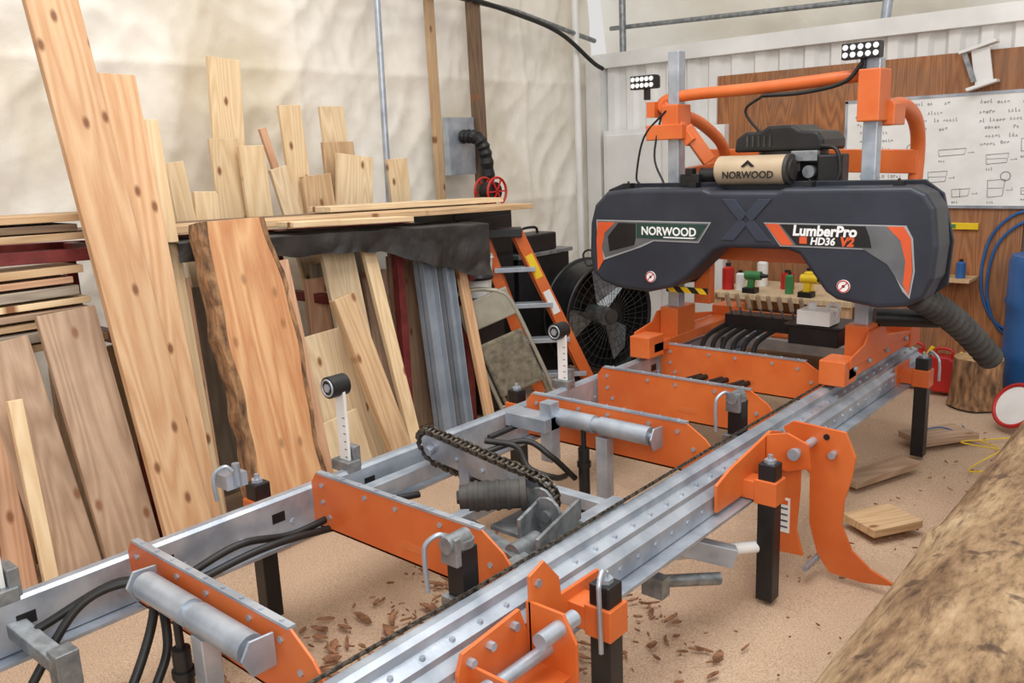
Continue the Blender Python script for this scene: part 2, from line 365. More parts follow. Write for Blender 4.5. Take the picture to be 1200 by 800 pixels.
def lean(x0,k,yb,yt,zt,w,mat,label,t=.03,grp='boards leaning on the rack'):
    return board((x0,yb,.004),(x0-k*zt,yt,zt),w,t,mat,label,group=grp)
lean(-3.16,.2,1.57,1.49,2.78,.2,'pine','very tall knotty pine board leaning beyond the rack top',.035)
lean(-3.235,.2,1.66,1.72,2.03,.17,'pine','tall pine board leaning just behind a taller one',.03)
lean(-3.29,.2,1.74,1.84,1.85,.1,'pinel','narrow pale board leaning behind taller pine boards')
lean(-3.24,.2,1.37,1.32,1.12,.22,'brown','wide weathered brown board leaning on the rack')
lean(-3.28,.2,1.16,1.08,1.04,.2,'brown','wide brown board leaning on the rack')
lean(-3.20,.2,1.03,1.06,.84,.05,'pinel','narrow pale offcut leaning beside brown boards')
lean(-3.28,.2,.93,.95,.95,.16,'pink','reddish board leaning at the rack end')
lean(-3.22,.2,.80,.90,.6,.1,'brown','brown board leaning at the rack end')
lean(-3.30,.2,1.76,1.84,1.17,.08,'pink','pinkish board leaning beside the bark-edged slab')
lean(-3.20,.2,2.27,2.27,1.2,.12,'pink','narrow pinkish board leaning beside the slab')
lean(-3.27,.2,2.50,2.46,.82,.34,'cream','wide cream board leaning under others')
lean(-3.12,.2,2.74,2.54,1.0,.13,'tanw','thick tan plank leaning at a slant',.05)
lean(-3.33,.2,2.72,2.72,1.19,.2,'cream','pale wide board leaning on the rack')
lean(-3.21,.2,2.45,2.40,.42,.3,'cream','short pale board leaning low',.025)
lean(-3.30,.2,2.96,2.90,1.17,.08,'pinel','pale board leaning on the rack')
pal=['brown','grey','pink','tanw','brown','pine','dark','cream','grey']
for k in range(22):
    y=.5+k*.148+random.uniform(-.02,.02)
    board((-3.72-.05*(k%3),y,.004),(-3.80-.05*(k%3),y+random.uniform(-.06,.06),random.uniform(.82,.88) if y<1.9 else random.uniform(1.0,1.18)),random.uniform(.11,.2),.03,random.choice(pal),'old board standing inside the lumber rack',group='boards standing inside the rack')
for y,w in((3.32,.1),(3.48,.065)):
    g=G();L=1.08
    g.box(-w/2,w/2,-.004,.004,0,L);g.box(-w/2,-w/2+.006,-.04,.04,0,L);g.box(w/2-.006,w/2,-.04,.04,0,L)
    o=make('steel_channel',g,'bluesteel',origin=(0,0,0),label='blue-grey steel channel leaning on the rack',cat='steel beam',group='steel channels on the rack');o.matrix_world=frame((-3.4,y-.05,.01),(-3.56,y,L),(0,1,0))
lean(-3.35,.2,3.6,3.6,1.05,.07,'pine','narrow pine board leaning on the rack end')
t=thing('live_edge_slab','golden live-edge wood slab with dark bark edges','wood slab',(0,0,0))
L=1.43;nn=40
le=[];ri=[]
for i in range(nn+1):
    s=i/nn;zz=L*s
    le.append((-.175+.04*s+.02*noise.noise(Vector((zz*5,0,0)))+.012*math.sin(zz*4),zz))
    ri.append((.19-.045*s+.02*noise.noise(Vector((zz*4,3,0)))-.018*math.sin(zz*5),zz))
g=G().prism(le+ri[::-1],'y',-.03,.03);make('slab_face',g,'slab',t,bevel=.002)
def barkstrip(e,sg,wd):
    g=G();vs=[];fs=[]
    for i,(x,z_) in enumerate(e):
        w_=wd*(1+.5*noise.noise(Vector((z_*9,sg,0))))
        vs+=[Vector((x-sg*.004,-.034,z_)),Vector((x+sg*w_,-.032-.014*noise.noise(Vector((z_*20,sg,1))),z_)),Vector((x+sg*(w_+.012),.03,z_)),Vector((x-sg*.002,.032,z_))]
    for i in range(len(e)-1):
        for k in range(4): fs.append((i*4+k,i*4+(k+1)%4,(i+1)*4+(k+1)%4,(i+1)*4+k))
    fs+=[(0,1,2,3),tuple(len(vs)-4+k for k in(3,2,1,0))]
    return g.add(vs,fs)
make('bark_edge',barkstrip(le,-1,.034),'bark',t,label='mottled rough bark edge')
make('bark_edge',barkstrip(ri,1,.018),'bark',t,label='thin dark bark edge')
t.matrix_world=frame((-3.1,2.03,.01),(-3.1-.21*L,2.04,L),(0,1,0))
def bk(u0,u1,v0,v1,zt,mat,dx=0,label='pale board standing upright behind the lumber rack'):
    f=1.055-dx*.17
    yb=(u0+u1)/2*f;yt=(v0+v1)/2*f;zt=1.65-(1.65-zt)*f;w=(v1-v0)*f;sl=(yt-yb)/(zt-1.4)
    return board((-4.18+dx,yb-sl*1.4,.004),(-4.18+dx-.05*zt,yt,zt),w,.026,mat,label,group='boards standing behind the rack')
bk(2.37,2.55,2.43,2.61,2.18,'pinel',-.14)
bk(2.81,2.95,2.80,2.94,1.95,'pinel',-.07)
bk(3.1,3.27,3.09,3.26,1.95,'cream',-.16)
bk(3.07,3.29,3.07,3.29,1.75,'tanw',-.11)
bk(3.10,3.37,3.14,3.40,1.67,'cream',0)
bk(3.52,3.69,3.52,3.68,1.64,'pinel',-.04)
bk(2.37,2.51,2.36,2.52,1.78,'pinel',-.06)
bk(2.52,2.66,2.51,2.66,1.74,'pinel',0)
bk(2.77,2.81,2.67,2.71,1.83,'pink',-.11,label='narrow reddish board leaning behind the lumber rack')
bk(2.72,2.84,2.68,2.79,1.62,'cream',0)
bk(2.12,2.22,2.10,2.20,1.67,'pinel',-.03)
bk(2.23,2.35,2.23,2.36,1.52,'pinel',-.02)
bk(2.90,3.08,2.88,3.08,1.57,'tanw',-.02)
# ---------------------------------------------------------------- sawmill track
tk=thing('sawmill_track','galvanised sawmill log deck with orange cross bunks on legs','sawmill bed',(-1.9,2.6,0))
def railprof(s,x0):
    p=[(0,.39),(0,.455),(-.028,.475),(-.028,.493),(-.066,.505),(-.066,.53),(-.082,.54),(-.108,.54),(-.118,.53),(-.118,.39),(-.09,.385),(-.03,.385)]
    return [(x0+s*a,b) for a,b in p]
def rail(x0,s,y0,y1):
    g=G();p=railprof(s,x0)
    if s<0: p=p[::-1]
    g.prism(p,'y',y0,y1)
    y=y0+.05;i=0
    while y<y1-.02:
        g.cyl((x0+s*-.002,y,.425),(x0+s*.004,y,.425),.009,seg=6)
        g.cyl((x0-s*.047,y+.04,.498),(x0-s*.047,y+.04,.505),.008,seg=6)
        if i%2==0: g.cyl((x0-s*.118,y,.44),(x0-s*.123,y,.44),.010,seg=6)
        if i%4==1:g.box(min(x0-s*.1185,x0-s*.1195),max(x0-s*.1185,x0-s*.1195),y+.02,y+.07,.455,.49,1)
        y+=.1;i+=1
    return make('side_rail',g,['galv','black'],tk,bevel=.003)
rail(-1.32,1,.1,4.95);rail(-2.52,-1,.1,5.3)
g=G().box(-1.44,-1.27,.1,4.95,.375,.386);make('rail_flange',g,'galv',tk)
g=G().box(-2.56,-2.36,.1,5.3,.375,.386);make('rail_flange',g,'galv',tk)
bolt_me=None
def bunk(y):
    global bolt_me
    o=[(-2.39,.40),(-2.39,.56),(-2.36,.6),(-1.58,.6),(-1.50,.55),(-1.44,.48),(-1.44,.40)]
    g=G().prism(o,'y',y,y+.008)
    g.prism([(-2.38,.40),(-1.45,.40),(-1.45,.41),(-2.38,.41)],'y',y,y+.05)
    b=make('cross_bunk',g,['orange'],tk,bevel=.002)
    g=G().box(-2.35,-1.58,y-.003,y+.018,.598,.606)
    for k in range(9): g.cyl((-2.3+k*.085,y+.008,.606),(-2.3+k*.085,y+.008,.61),.007,seg=6)
    make('wear_strip',g,'galv',b)
    for x,z_ in((-2.33,.56),(-2.33,.5),(-2.3,.45),(-1.62,.56),(-1.55,.5),(-1.52,.44),(-1.95,.57),(-2.1,.57),(-1.75,.57)):
        if bolt_me is None:
            g=G().cyl((0,-.005,0),(0,0,0),.009,seg=6);q=make('bolt',g,'galv',origin=(0,0,0));bolt_me=q.data;bpy.data.objects.remove(q)
        q=bpy.data.objects.new('bolt',bolt_me);COL.objects.link(q);q.parent=b;q.location=Vector((x,y,z_))-Vector(b['_o'])
    g=G().prism([(-1.93,.445),(-1.85,.445),(-1.84,.452),(-1.84,.462),(-1.85,.469),(-1.93,.469),(-1.94,.462),(-1.94,.452)],'y',y-.0015,y)
    make('slot_rim',g,'oranged',b)
    return b
B={}
for y in(.98,1.63,2.8,3.35,3.95): B[y]=bunk(y)
def roller(b,y,x0=-2.26,x1=-1.68,z_=.545):
    r=.038;xm=(x0+x1)/2
    g=G()
    g.cyl((x0,y,z_),(xm-.015,y,z_),r,seg=24);g.cyl((xm+.015,y,z_),(x1,y,z_),r,seg=24)
    g.cyl((x0-.02,y,z_),(x1+.02,y,z_),.014,seg=12)
    g.cyl((xm-.015,y,z_),(xm+.015,y,z_),.03,seg=16)
    make('tow_roller',g,'galv',b)
    for xx in(x0-.03,x1+.022):
        g=G().prism([(y-.02,z_-.05),(y-.045,z_+.0),(y-.02,z_+.04),(y+.045,z_+.035),(y+.045,z_-.05)],'x',xx,xx+.008)
        make('roller_bracket',g,'galv',b,bevel=.002)
    g=G().box(xm+.0,xm+.055,y-.02,y+.03,.2,.5)
    make('roller_post',g,'galv',b,bevel=.003)
    g=G().cyl((xm-.06,y-.02,.16),(xm-.06,y-.02,.44),.024,seg=16);g.cyl((xm-.06,y-.02,.44),(xm-.06,y-.02,.52),.011,seg=12);g.cyl((xm-.06,y-.02,.36),(xm-.06,y-.02,.38),.03,seg=16)
    make('hydraulic_cylinder',g,'black',b)
roller(B[.98],.925,-2.17,-1.66);roller(B[2.8],2.73,-2.2,-1.7)
def leg(x,y,s,top=.53):
    g=G().box(x-.032,x+.032,y-.032,y+.032,0,top)
    o=make('leg',g,'black',tk,bevel=.004)
    g=G();a=x-s*.11
    g.box(x-.042,x+.042,y-.042,y+.042,.38,.47);g.box(min(a,x),max(a,x),y-.04,y+.04,.39,.46)
    g.box(min(a,a+s*.012),max(a,a+s*.012),y-.11,y+.11,.37,.49)
    make('leg_bracket',g,'orange',o,bevel=.003)
    g=G().cyl((x,y,top),(x,y,top+.012),.022,seg=6);g.cyl((x,y,top),(x,y,top+.03),.009,seg=8)
    make('leg_nut',g,'galv',o)
    return o
leg(-1.22,2.76,1);leg(-1.22,4.6,1);leg(-1.2,1.7,1);leg(-2.62,1.56,-1);leg(-2.62,3.0,-1);leg(-2.62,4.6,-1)
def lever(p,mirror=1,parent=tk,h=.16):
    x,y,z_=p
    g=G().tube(cr([(x,y,z_),(x+.01*mirror,y-.02,z_+.02),(x+.03*mirror,y-.05,z_),(x+.035*mirror,y-.055,z_-.04),(x+.035*mirror,y-.05,z_-h)],6),.007,10)
    make('lever_handle',g,'galv',parent)
lever((-1.2,1.7,.55),.5,h=.2);lever((-1.2,4.6,.55),2,h=.12)
for y in(1.47,3.07):
    g=G().box(-1.53,-1.47,y-.03,y+.03,.3,.64)
    o=make('clamp_post',g,'black',tk,bevel=.003)
    g=G().box(-1.545,-1.455,y-.045,y+.045,.44,.5);make('clamp_collar',g,'galvd',o,bevel=.003)
    g=G().box(-1.53,-1.47,y-.05,y-.03,.60,.68);g.cyl((-1.5,y-.06,.66),(-1.5,y+.02,.66),.024,seg=12);g.cyl((-1.5,y,.64),(-1.5,y,.66),.034,seg=16)
    make('clamp_head',g,'galvd',o,bevel=.003);lever((-1.52,y-.03,.66),-1,o,.14)
g=G().box(-2.2,-2.14,2.66,2.72,.36,.62);g.box(-2.36,-2.14,2.62,2.72,.5,.56)
make('stop_post',g,'galv',tk,bevel=.003)
for y,zt in((.66,.9),(1.83,.87),(3.15,.83)):
    g=G().box(-2.475,-2.425,y-.006,y+.006,.45,zt-.03);g.cyl((-2.45,y-.006,zt-.02),(-2.45,y+.006,zt-.02),.028)
    for k in range(8): g.box(-2.442+.0,-2.428,y-.0075,y-.006,.52+k*.03,.523+k*.03,1)
    o=make('log_rest',g,['white','black'],tk,bevel=.002)
    g=G().cyl((-2.46,y-.045,zt-.02),(-2.46,y+.03,zt-.02),.04,seg=24);make('rest_roller',g,'rubber',o)
    g=G().cyl((-2.46,y-.05,zt-.02),(-2.46,y-.044,zt-.02),.017,seg=6);g.torus((-2.46,y-.046,zt-.02),(0,1,0),.03,.004);make('roller_bolt',g,'galv',o)
    g=G().box(-2.5,-2.40,y-.03,y+.03,.53,.57);g.box(-2.49,-2.41,y+.01,y+.04,.44,.62);make('rest_base',g,'galvd',o,bevel=.003)
g=G().bar((-2.45,.66,.47),(-2.2,.71,.39),.05,.04);g.box(-2.25,-2.19,.68,.74,.34,.44)
make('swing_arm',g,'galvd',tk,bevel=.003)
g=G().box(-2.66,-2.58,1.42,1.5,.55,.6);g.cyl((-2.58,1.46,.56),(-2.58,1.46,.64),.014,seg=8)
make('adjuster_bolt',g,'galv',tk);lever((-2.57,1.44,.62),-1,tk,.1)
for y in (.3,4.9):
    g=G().box(-2.4,-1.44,y,y+.05,.39,.46);make('cross_channel',g,'galv',tk,bevel=.003)
# chain turner
g=G()
g.box(-2.36,-1.46,1.83,1.88,.385,.43);g.box(-2.36,-1.46,2.3,2.35,.385,.43)
g.box(-2.36,-2.31,1.83,2.35,.43,.49);g.box(-1.62,-1.57,1.83,2.35,.40,.45);g.box(-1.98,-1.93,1.85,2.33,.41,.45)
ct=make('chain_turner',g,'galv',tk,bevel=.004,label='galvanised chain turner frame with sprocket')
PA=Vector((-2.26,2.10,.575));PB=Vector((-1.71,2.06,.535));AXN=Vector((-.1,.97,.3)).normalized()
U=(PB-PA).normalized();AXN=(AXN-U*AXN.dot(U)).normalized();V=AXN.cross(U).normalized()
def stad(rA,rB,off=0,n=14,bow=0):
    out=[]
    for k in range(n+1):
        th=math.pi/2+math.pi*k/n;out.append(PA+U*rA*math.cos(th)+V*rA*math.sin(th)+AXN*off)
    for k in range(n+1):
        th=-math.pi/2+math.pi*k/n;out.append(PB+U*rB*math.cos(th)+V*rB*math.sin(th)+AXN*off)
    return out
def loopplate(g,rA,rB,o0,o1,m=0):
    a=stad(rA,rB,o0);b=stad(rA,rB,o1);n=len(a)
    g.add(a+b,[tuple(range(n)),tuple(reversed(range(n,2*n)))]+[(i,i+n,(i+1)%n+n,(i+1)%n) for i in range(n)],m)
g=G();loopplate(g,.058,.05,-.012,.012)
g.cyl(PA-AXN*.035,PA+AXN*.03,.02,seg=12);g.cyl(PB-AXN*.035,PB+AXN*.03,.02,seg=12)
for f in(.25,.5,.75): g.cyl(PA.lerp(PB,f)-AXN*.02,PA.lerp(PB,f)-AXN*.01,.012,seg=6)
make('chain_guide',g,'galv',ct,bevel=.002)
make('guide_support',G().bar(PA.lerp(PB,.3)+AXN*.02,PA.lerp(PB,.3)+AXN*.02-Vector((0,0,.15)),.05,.05),'galv',ct,bevel=.002)
make('guide_support',G().bar(PB+AXN*.03,PB+AXN*.03-Vector((0,0,.12)),.04,.04),'galv',ct,bevel=.002)
pl=stad(.076,.066,0,20);pl.append(pl[0]);seglen=[0]
for a,b in zip(pl,pl[1:]): seglen.append(seglen[-1]+(b-a).length)
def at(s):
    for i in range(len(pl)-1):
        if seglen[i]<=s<=seglen[i+1]: return pl[i].lerp(pl[i+1],(s-seglen[i])/max(1e-6,seglen[i+1]-seglen[i]))
    return pl[-1]
g=G();s_=0;k=0;pitch=.024
while s_+pitch<seglen[-1]:
    a=at(s_);b=at(s_+pitch);off=.011 if k%2 else .016
    for sg in(-1,1): g.bar(a+AXN*sg*off-(b-a)*.2,b+AXN*sg*off+(b-a)*.2,.004,.02,up=(b-a).cross(AXN))
    g.cyl(a-AXN*.017,a+AXN*.017,.008,seg=8);s_+=pitch;k+=1
make('drive_chain',g,'chain',ct)
m0=Vector((-1.87,1.88,.545));m1=Vector((-1.74,1.99,.55));dm=(m1-m0).normalized()
g=G().cyl(m0,m1,.048,seg=24);g.cyl(m0-dm*.03,m0,.04,seg=20);g.cyl(m0-dm*.04,m0-dm*.03,.022,seg=6);g.cyl(m1,m1+dm*.02,.06,seg=8)
for k in range(4): g.cyl(m0+dm*(.02+k*.035),m0+dm*(.032+k*.035),.052,seg=24)
make('hydraulic_motor',g,'fanblack',ct)
g=G()
for x,y,r in((-1.66,2.0,.06),(-1.60,1.96,.055)):
    g.prism([(x+r*math.cos(a*.3927),.52+r*1.1*math.sin(a*.3927)) for a in range(16)],'y',y-.006,y+.006)
    g.cyl((x,y-.02,.52),(x,y+.02,.52),.02,seg=12)
g.bar((-1.9,1.87,.46),(-1.5,1.76,.46),.05,.012);g.bar((-1.58,2.1,.5),(-1.5,1.78,.5),.012,.07);g.bar((-1.68,2.1,.52),(-1.62,1.84,.50),.012,.09)
g.box(-1.56,-1.5,1.70,1.76,.35,.48);g.cyl((-1.60,1.78,.46),(-1.60,1.9,.46),.03,seg=16);g.box(-1.80,-1.5,1.90,2.1,.44,.455)
make('linkage_plates',g,'galvd',ct,bevel=.002)
g=G();y=.7;k=0
while y<4.05:
    zz=.548-.004*math.sin((y-.7)/3.35*math.pi*3)
    xx=-1.436-.006*math.sin(y*2.3)
    g.bar((xx,y,zz),(xx,y+.030,zz),.011 if k%2 else .005,.005 if k%2 else .011);y+=.024;k+=1
make('feed_chain',g,'chain',tk,label='long thin dark feed chain lying along the rail')
hs=[[(-2.3,.62,.3),(-2.3,.8,.5),(-2.22,.95,.52),(-2.1,.93,.4),(-2.05,.85,.3)],
[(-2.36,.7,.45),(-2.28,.9,.53),(-2.15,.93,.5),(-2.05,.8,.35),(-2.1,.7,.2)],
[(-2.4,.55,.35),(-2.25,.72,.25),(-2.1,.8,.33),(-1.98,.84,.3),(-1.95,.88,.2)],
[(-2.36,1.1,.42),(-2.33,1.3,.47),(-2.33,1.5,.43),(-2.32,1.75,.44),(-2.25,2.0,.42)],
[(-2.34,1.1,.40),(-2.30,1.35,.44),(-2.31,1.6,.41),(-2.3,1.85,.37)],
[(-2.3,2.42,.5),(-2.2,2.5,.47),(-2.08,2.44,.42),(-2.0,2.5,.38),(-2.1,2.7,.3)],
[(-2.3,2.38,.45),(-2.2,2.55,.48),(-2.1,2.6,.42),(-2.05,2.7,.3)],
[(-2.35,2.5,.48),(-2.3,2.75,.5),(-2.25,3.0,.45),(-2.2,3.3,.4)],
[(-1.57,2.0,.48),(-1.6,1.9,.38),(-1.57,1.75,.3),(-1.54,1.55,.33)]]
for h in hs: make('hydraulic_hose',G().tube(cr(h,10),.0125,10),'rubber',tk)
# log turner claw
g=G()
claw=[(-1.30,.57),(-1.26,.60),(-1.06,.59),(-1.02,.5),(-1.03,.42),(-1.055,.32),(-1.06,.22),(-1.02,.13),(-.95,.075),(-.85,.035),(-.97,.012),(-1.10,.015),(-1.15,.08),(-1.185,.2),(-1.19,.4),(-1.25,.45)]
g.prism(claw,'y',3.05,3.062)
ch=make('claw_turner',g,'orange',tk,bevel=.002,label='orange curved steel log turning claw')
g=G().prism([(-1.3,.55),(-1.24,.57),(-1.19,.5),(-1.19,.36),(-1.2,.2),(-1.17,.1),(-1.3,.09),(-1.3,.2),(-1.27,.35),(-1.3,.44)],'y',2.96,2.972);make('claw_plate',g,'orange',ch,bevel=.002)
g=G().prism([(2.52,.40),(2.52,.50),(2.62,.53),(2.95,.58),(3.05,.55),(3.05,.44),(2.9,.40)],'x',-1.315,-1.303);make('pivot_plate',g,'orange',ch,bevel=.002)
g=G().prism([(-1.3,.47),(-1.3,.58),(-1.22,.60),(-1.14,.57),(-1.13,.48),(-1.22,.45)],'y',2.90,2.912);make('pivot_bracket',g,'orange',ch,bevel=.002)
g=G().cyl((-1.18,2.87,.535),(-1.18,3.1,.535),.016,seg=16);g.cyl((-1.18,2.86,.535),(-1.18,2.88,.535),.022,seg=16);make('pivot_pin',g,'galv',ch)
make('claw_pin',G().cyl((-1.1,3.02,.5),(-1.1,3.08,.5),.014,seg=12),'galv',ch);make('claw_pin',G().cyl((-1.16,2.96,.05),(-1.16,3.1,.05),.012,seg=12),'galv',ch)
make('claw_hole',G().cyl((-1.13,3.047,.56),(-1.13,3.05,.56),.012,seg=12),'black',ch)
g=G().box(-1.275,-1.225,2.955,2.96,.18,.32);make('warning_label',g,'white',ch)
g=G()
for k in range(4): g.box(-1.268,-1.232,2.953,2.955,.2+k*.025,.206+k*.025)
g.box(-1.268,-1.232,2.953,2.955,.295,.312,1);make('label_print',g,['ink','decalo'],ch)
g=G().cyl((-1.45,2.45,.23),(-1.25,2.75,.2),.022,seg=16);g.cyl((-1.5,2.38,.24),(-1.45,2.45,.23),.012)
make('hydraulic_cylinder',g,'white',tk)
g=G().cyl((-1.42,2.3,.2),(-1.28,2.5,.17),.022,seg=16);g.box(-1.44,-1.36,2.25,2.3,.17,.24);make('hydraulic_cylinder',g,'galvd',tk)
g=G().bar((-1.5,2.35,.33),(-1.25,2.55,.24),.05,.07);make('cylinder_mount',g,'galv',tk,bevel=.003)
g=G()
g.prism([(1.24,.45),(1.26,.50),(1.47,.52),(1.5,.44),(1.62,.36),(1.62,.30),(1.24,.32)],'x',-1.315,-1.303)
g.prism([(-1.31,.46),(-1.31,.53),(-1.19,.53),(-1.15,.46),(-1.15,.32),(-1.31,.32)],'y',1.5,1.51)
g.prism([(-1.31,.38),(-1.31,.46),(-1.19,.46),(-1.15,.40),(-1.15,.3),(-1.31,.3)],'y',1.28,1.29)
g.box(-1.31,-1.17,1.28,1.51,.36,.368)
g.prism([(1.5,.36),(1.5,.60),(1.56,.62),(1.62,.55),(1.64,.4)],'x',-1.302,-1.292)
fb=make('outrigger_bracket',g,'orange',tk,bevel=.002)
for p0,p1,r in(((-1.24,1.2,.42),(-1.24,1.56,.42),.018),((-1.2,1.42,.49),(-1.2,1.56,.49),.022),((-1.2,1.18,.46),(-1.2,1.24,.46),.025)):
    make('bracket_pin',G().cyl(p0,p1,r),'galv',fb)
for y,z_ in((1.28,.47),(1.35,.48),(1.44,.49),(1.53,.57),(1.56,.42)): make('bracket_bolt',G().cyl((-1.303,y,z_),(-1.285,y,z_),.012,seg=6),'galv',fb)
# ---------------------------------------------------------------- saw head
sh=thing('saw_head','navy and orange bandsaw head with engine on steel posts','sawmill head',(-1.9,4.2,.55))
cov=[(-2.80,1.07),(-2.79,1.25),(-2.76,1.35),(-2.68,1.42),(-2.54,1.435),(-2.1,1.435),(-2.06,1.42),(-1.72,1.42),(-1.68,1.435),(-1.12,1.44),(-1.06,1.41),(-1.02,1.35),(-1.0,1.19),(-1.01,1.05),(-1.05,.96),(-1.12,.92),(-1.24,.905),(-1.42,.93),(-1.47,.96),(-1.60,1.13),(-1.66,1.15),(-1.98,1.145),(-2.04,1.12),(-2.2,.97),(-2.28,.925),(-2.42,.89),(-2.62,.90),(-2.72,.93),(-2.78,.98)]
g=G().prism(cov,'y',3.87,4.07);co=make('blade_cover',g,'navy',sh,bevel=.022,bseg=4)
g=G().prism([(x,z_) for x,z_ in [(-2.83,1.0),(-2.83,1.3),(-2.8,1.42),(-2.7,1.455),(-2.5,1.455),(-1.12,1.46),(-1.04,1.4),(-.99,1.2),(-1.0,1.0),(-1.12,.9),(-1.4,.92),(-1.6,1.14),(-2.05,1.13),(-2.25,.93),(-2.5,.88),(-2.75,.92)]],'y',4.07,4.085)
make('cover_backplate',g,'navyl',co,bevel=.004)
yf=3.868
for sg in(-1,1):
    g=G();cx=-1.865
    g.prism([(cx+sg*.13,1.385),(cx+sg*.06,1.385),(cx-sg*.005,1.31),(cx+sg*.03,1.275)][::sg],'y',yf-.005,yf+.01)
    g.prism([(cx+sg*.13,1.185),(cx+sg*.06,1.185),(cx-sg*.005,1.26),(cx+sg*.03,1.295)][::sg],'y',yf-.004,yf+.01)
    make('cross_emblem',g,'navyx',co,bevel=.002)
def decal(poly,mat,d,name='decal'):
    g=G().prism(poly,'y',yf-.0005-d*.0012,yf+.004);make(name,g,mat,co)
decal([(-2.745,1.27),(-2.05,1.27),(-2.12,1.165),(-2.38,1.165),(-2.46,1.13),(-2.70,1.05),(-2.74,1.15)],'decalb',0)
decal([(-2.738,1.264),(-2.062,1.264),(-2.122,1.171),(-2.385,1.171),(-2.50,1.125),(-2.69,1.065),(-2.73,1.16)],'decalg',1)
decal([(-2.735,1.258),(-2.62,1.258),(-2.69,1.2),(-2.71,1.12),(-2.70,1.05),(-2.74,.99),(-2.745,1.15)],'decalo',2)
decal([(-2.60,1.256),(-2.49,1.256),(-2.49,1.178),(-2.5,1.14),(-2.66,1.10),(-2.67,1.18)],'decalk',2)
decal([(-2.485,1.258),(-2.07,1.258),(-2.13,1.178),(-2.485,1.178)],'decaln',2)
text('lettering','NORWOOD',.06,(-2.455,yf-.0045,1.198),'letter',co,bold=.0015,sx=.96)
g=G().prism([(-2.13,1.19),(-2.15,1.184),(-2.32,1.184),(-2.32,1.19)],'y',yf-.006,yf-.004);make('decal',g,'letter',co)
decal([(-1.775,1.275),(-1.13,1.275),(-1.10,1.22),(-1.085,1.08),(-1.10,.96),(-1.13,.99),(-1.19,1.1),(-1.3,1.165),(-1.69,1.165)],'decalb',0)
decal([(-1.768,1.27),(-1.14,1.27),(-1.108,1.22),(-1.092,1.08),(-1.103,.98),(-1.14,1.02),(-1.20,1.105),(-1.31,1.17),(-1.687,1.17)],'decalg',1)
decal([(-1.765,1.27),(-1.70,1.27),(-1.625,1.172),(-1.685,1.172)],'decalo',2)
decal([(-1.69,1.268),(-1.30,1.268),(-1.28,1.22),(-1.27,1.174),(-1.61,1.174)],'decalk',2)
decal([(-1.21,1.27),(-1.14,1.27),(-1.108,1.22),(-1.095,1.08),(-1.105,.975),(-1.13,1.02),(-1.125,1.12),(-1.15,1.21)],'decalo',2)
text('lettering','LumberPro',.066,(-1.63,yf-.0045,1.22),'letter',co,bold=.0025,shear=.1,sx=.97)
text('lettering','HD36',.046,(-1.545,yf-.0045,1.18),'letter',co,bold=.0015,shear=.15)
text('lettering','V2',.056,(-1.41,yf-.0045,1.178),'decalo',co,bold=.003,shear=.2)
g=G().prism([(-1.595,1.182),(-1.56,1.182),(-1.56,1.214),(-1.595,1.214)],'y',yf-.006,yf-.003);make('decal',g,'decalo',co)
for x,z_ in((-2.40,.975),(-1.385,.995)):
    g=G().cyl((x,yf-.004,z_),(x,yf+.004,z_),.03,seg=24);g.torus((x,yf-.005,z_),(0,1,0),.026,.0025,1);g.bar((x-.018,yf-.005,z_-.018),(x+.018,yf-.005,z_+.018),.004,.002,up=(0,1,0),m=1);g.ball((x,yf-.003,z_),.008,2,sy=.3)
    make('round_warning_sticker',g,['letter','red','black'],co)
for x,z_ in((-2.6,1.445),(-2.2,1.445),(-1.6,1.445),(-1.2,1.445)):
    g=G().box(x-.02,x+.02,3.95,4.0,z_-.02,z_+.015);g.cyl((x,3.97,z_),(x,3.97,z_+.025),.006);make('cover_latch',g,'black',co)
g=G().tube(cr([(-2.80,3.95,1.02),(-2.87,3.95,1.0),(-2.90,3.95,1.06),(-2.86,3.95,1.09),(-2.8,3.95,1.07)],5),.006,8);make('cable_loop',g,'rubber',co)
for x,zt in((-2.40,2.13),(-1.38,2.0)):
    g=G().box(x-.033,x+.033,4.1,4.17,.62,zt);make('mast_post',g,'galv',sh,bevel=.005,label='galvanised upright mast')
    g=G();s=1 if x>-2 else -1
    g.box(x-.06,x+.06,3.80,4.8,.575,.63);g.box(x-.06,x+.06,3.75,3.9,.555,.67);g.box(x-.055,x+.055,4.05,4.25,.6,.78)
    g.prism([(3.80,.63),(3.80,.68),(3.98,.71),(4.03,.76),(4.25,.76),(4.3,.70),(4.6,.66),(4.8,.63)],'x',x+s*.062-.005,x+s*.062+.005)
    g.box(x-.07,x+.07,4.68,4.84,.555,.69)
    o=make('carriage',g,'orange',sh,bevel=.005,label='orange carriage riding on the rail')
    for y in(3.86,4.05,4.3,4.6): make('carriage_bolt',G().cyl((x+s*.064,y,.62),(x+s*.075,y,.62),.012,seg=6),'galv',o)
    for y in (3.85,4.72): make('track_wheel',G().cyl((x-.02,y,.574),(x+.02,y,.574),.034),'galvd',o)
g=G().tube(cr([(-2.50,4.12,1.845),(-2.45,4.13,1.89),(-2.3,4.13,1.905),(-1.9,4.13,1.91),(-1.5,4.13,1.925),(-1.38,4.13,1.93)],6),.03,14);g.box(-2.54,-2.49,4.06,4.19,1.8,1.88)
make('top_beam',g,'orange',sh)
g=G();g.box(-1.43,-1.33,4.06,4.21,1.72,1.95);g.box(-1.40,-1.30,4.18,4.34,1.70,1.80);make('mast_bracket',g,'orange',sh,bevel=.006)
g=G();g.box(-2.45,-2.35,4.06,4.2,1.72,1.86);g.box(-2.54,-2.32,4.05,4.1,1.68,1.76)
g.bar((-2.46,4.1,1.86),(-2.3,4.12,1.66),.05,.06);g.bar((-2.34,4.12,1.74),(-2.24,4.2,1.56),.06,.07)
make('mast_bracket',g,'orange',sh,bevel=.006)
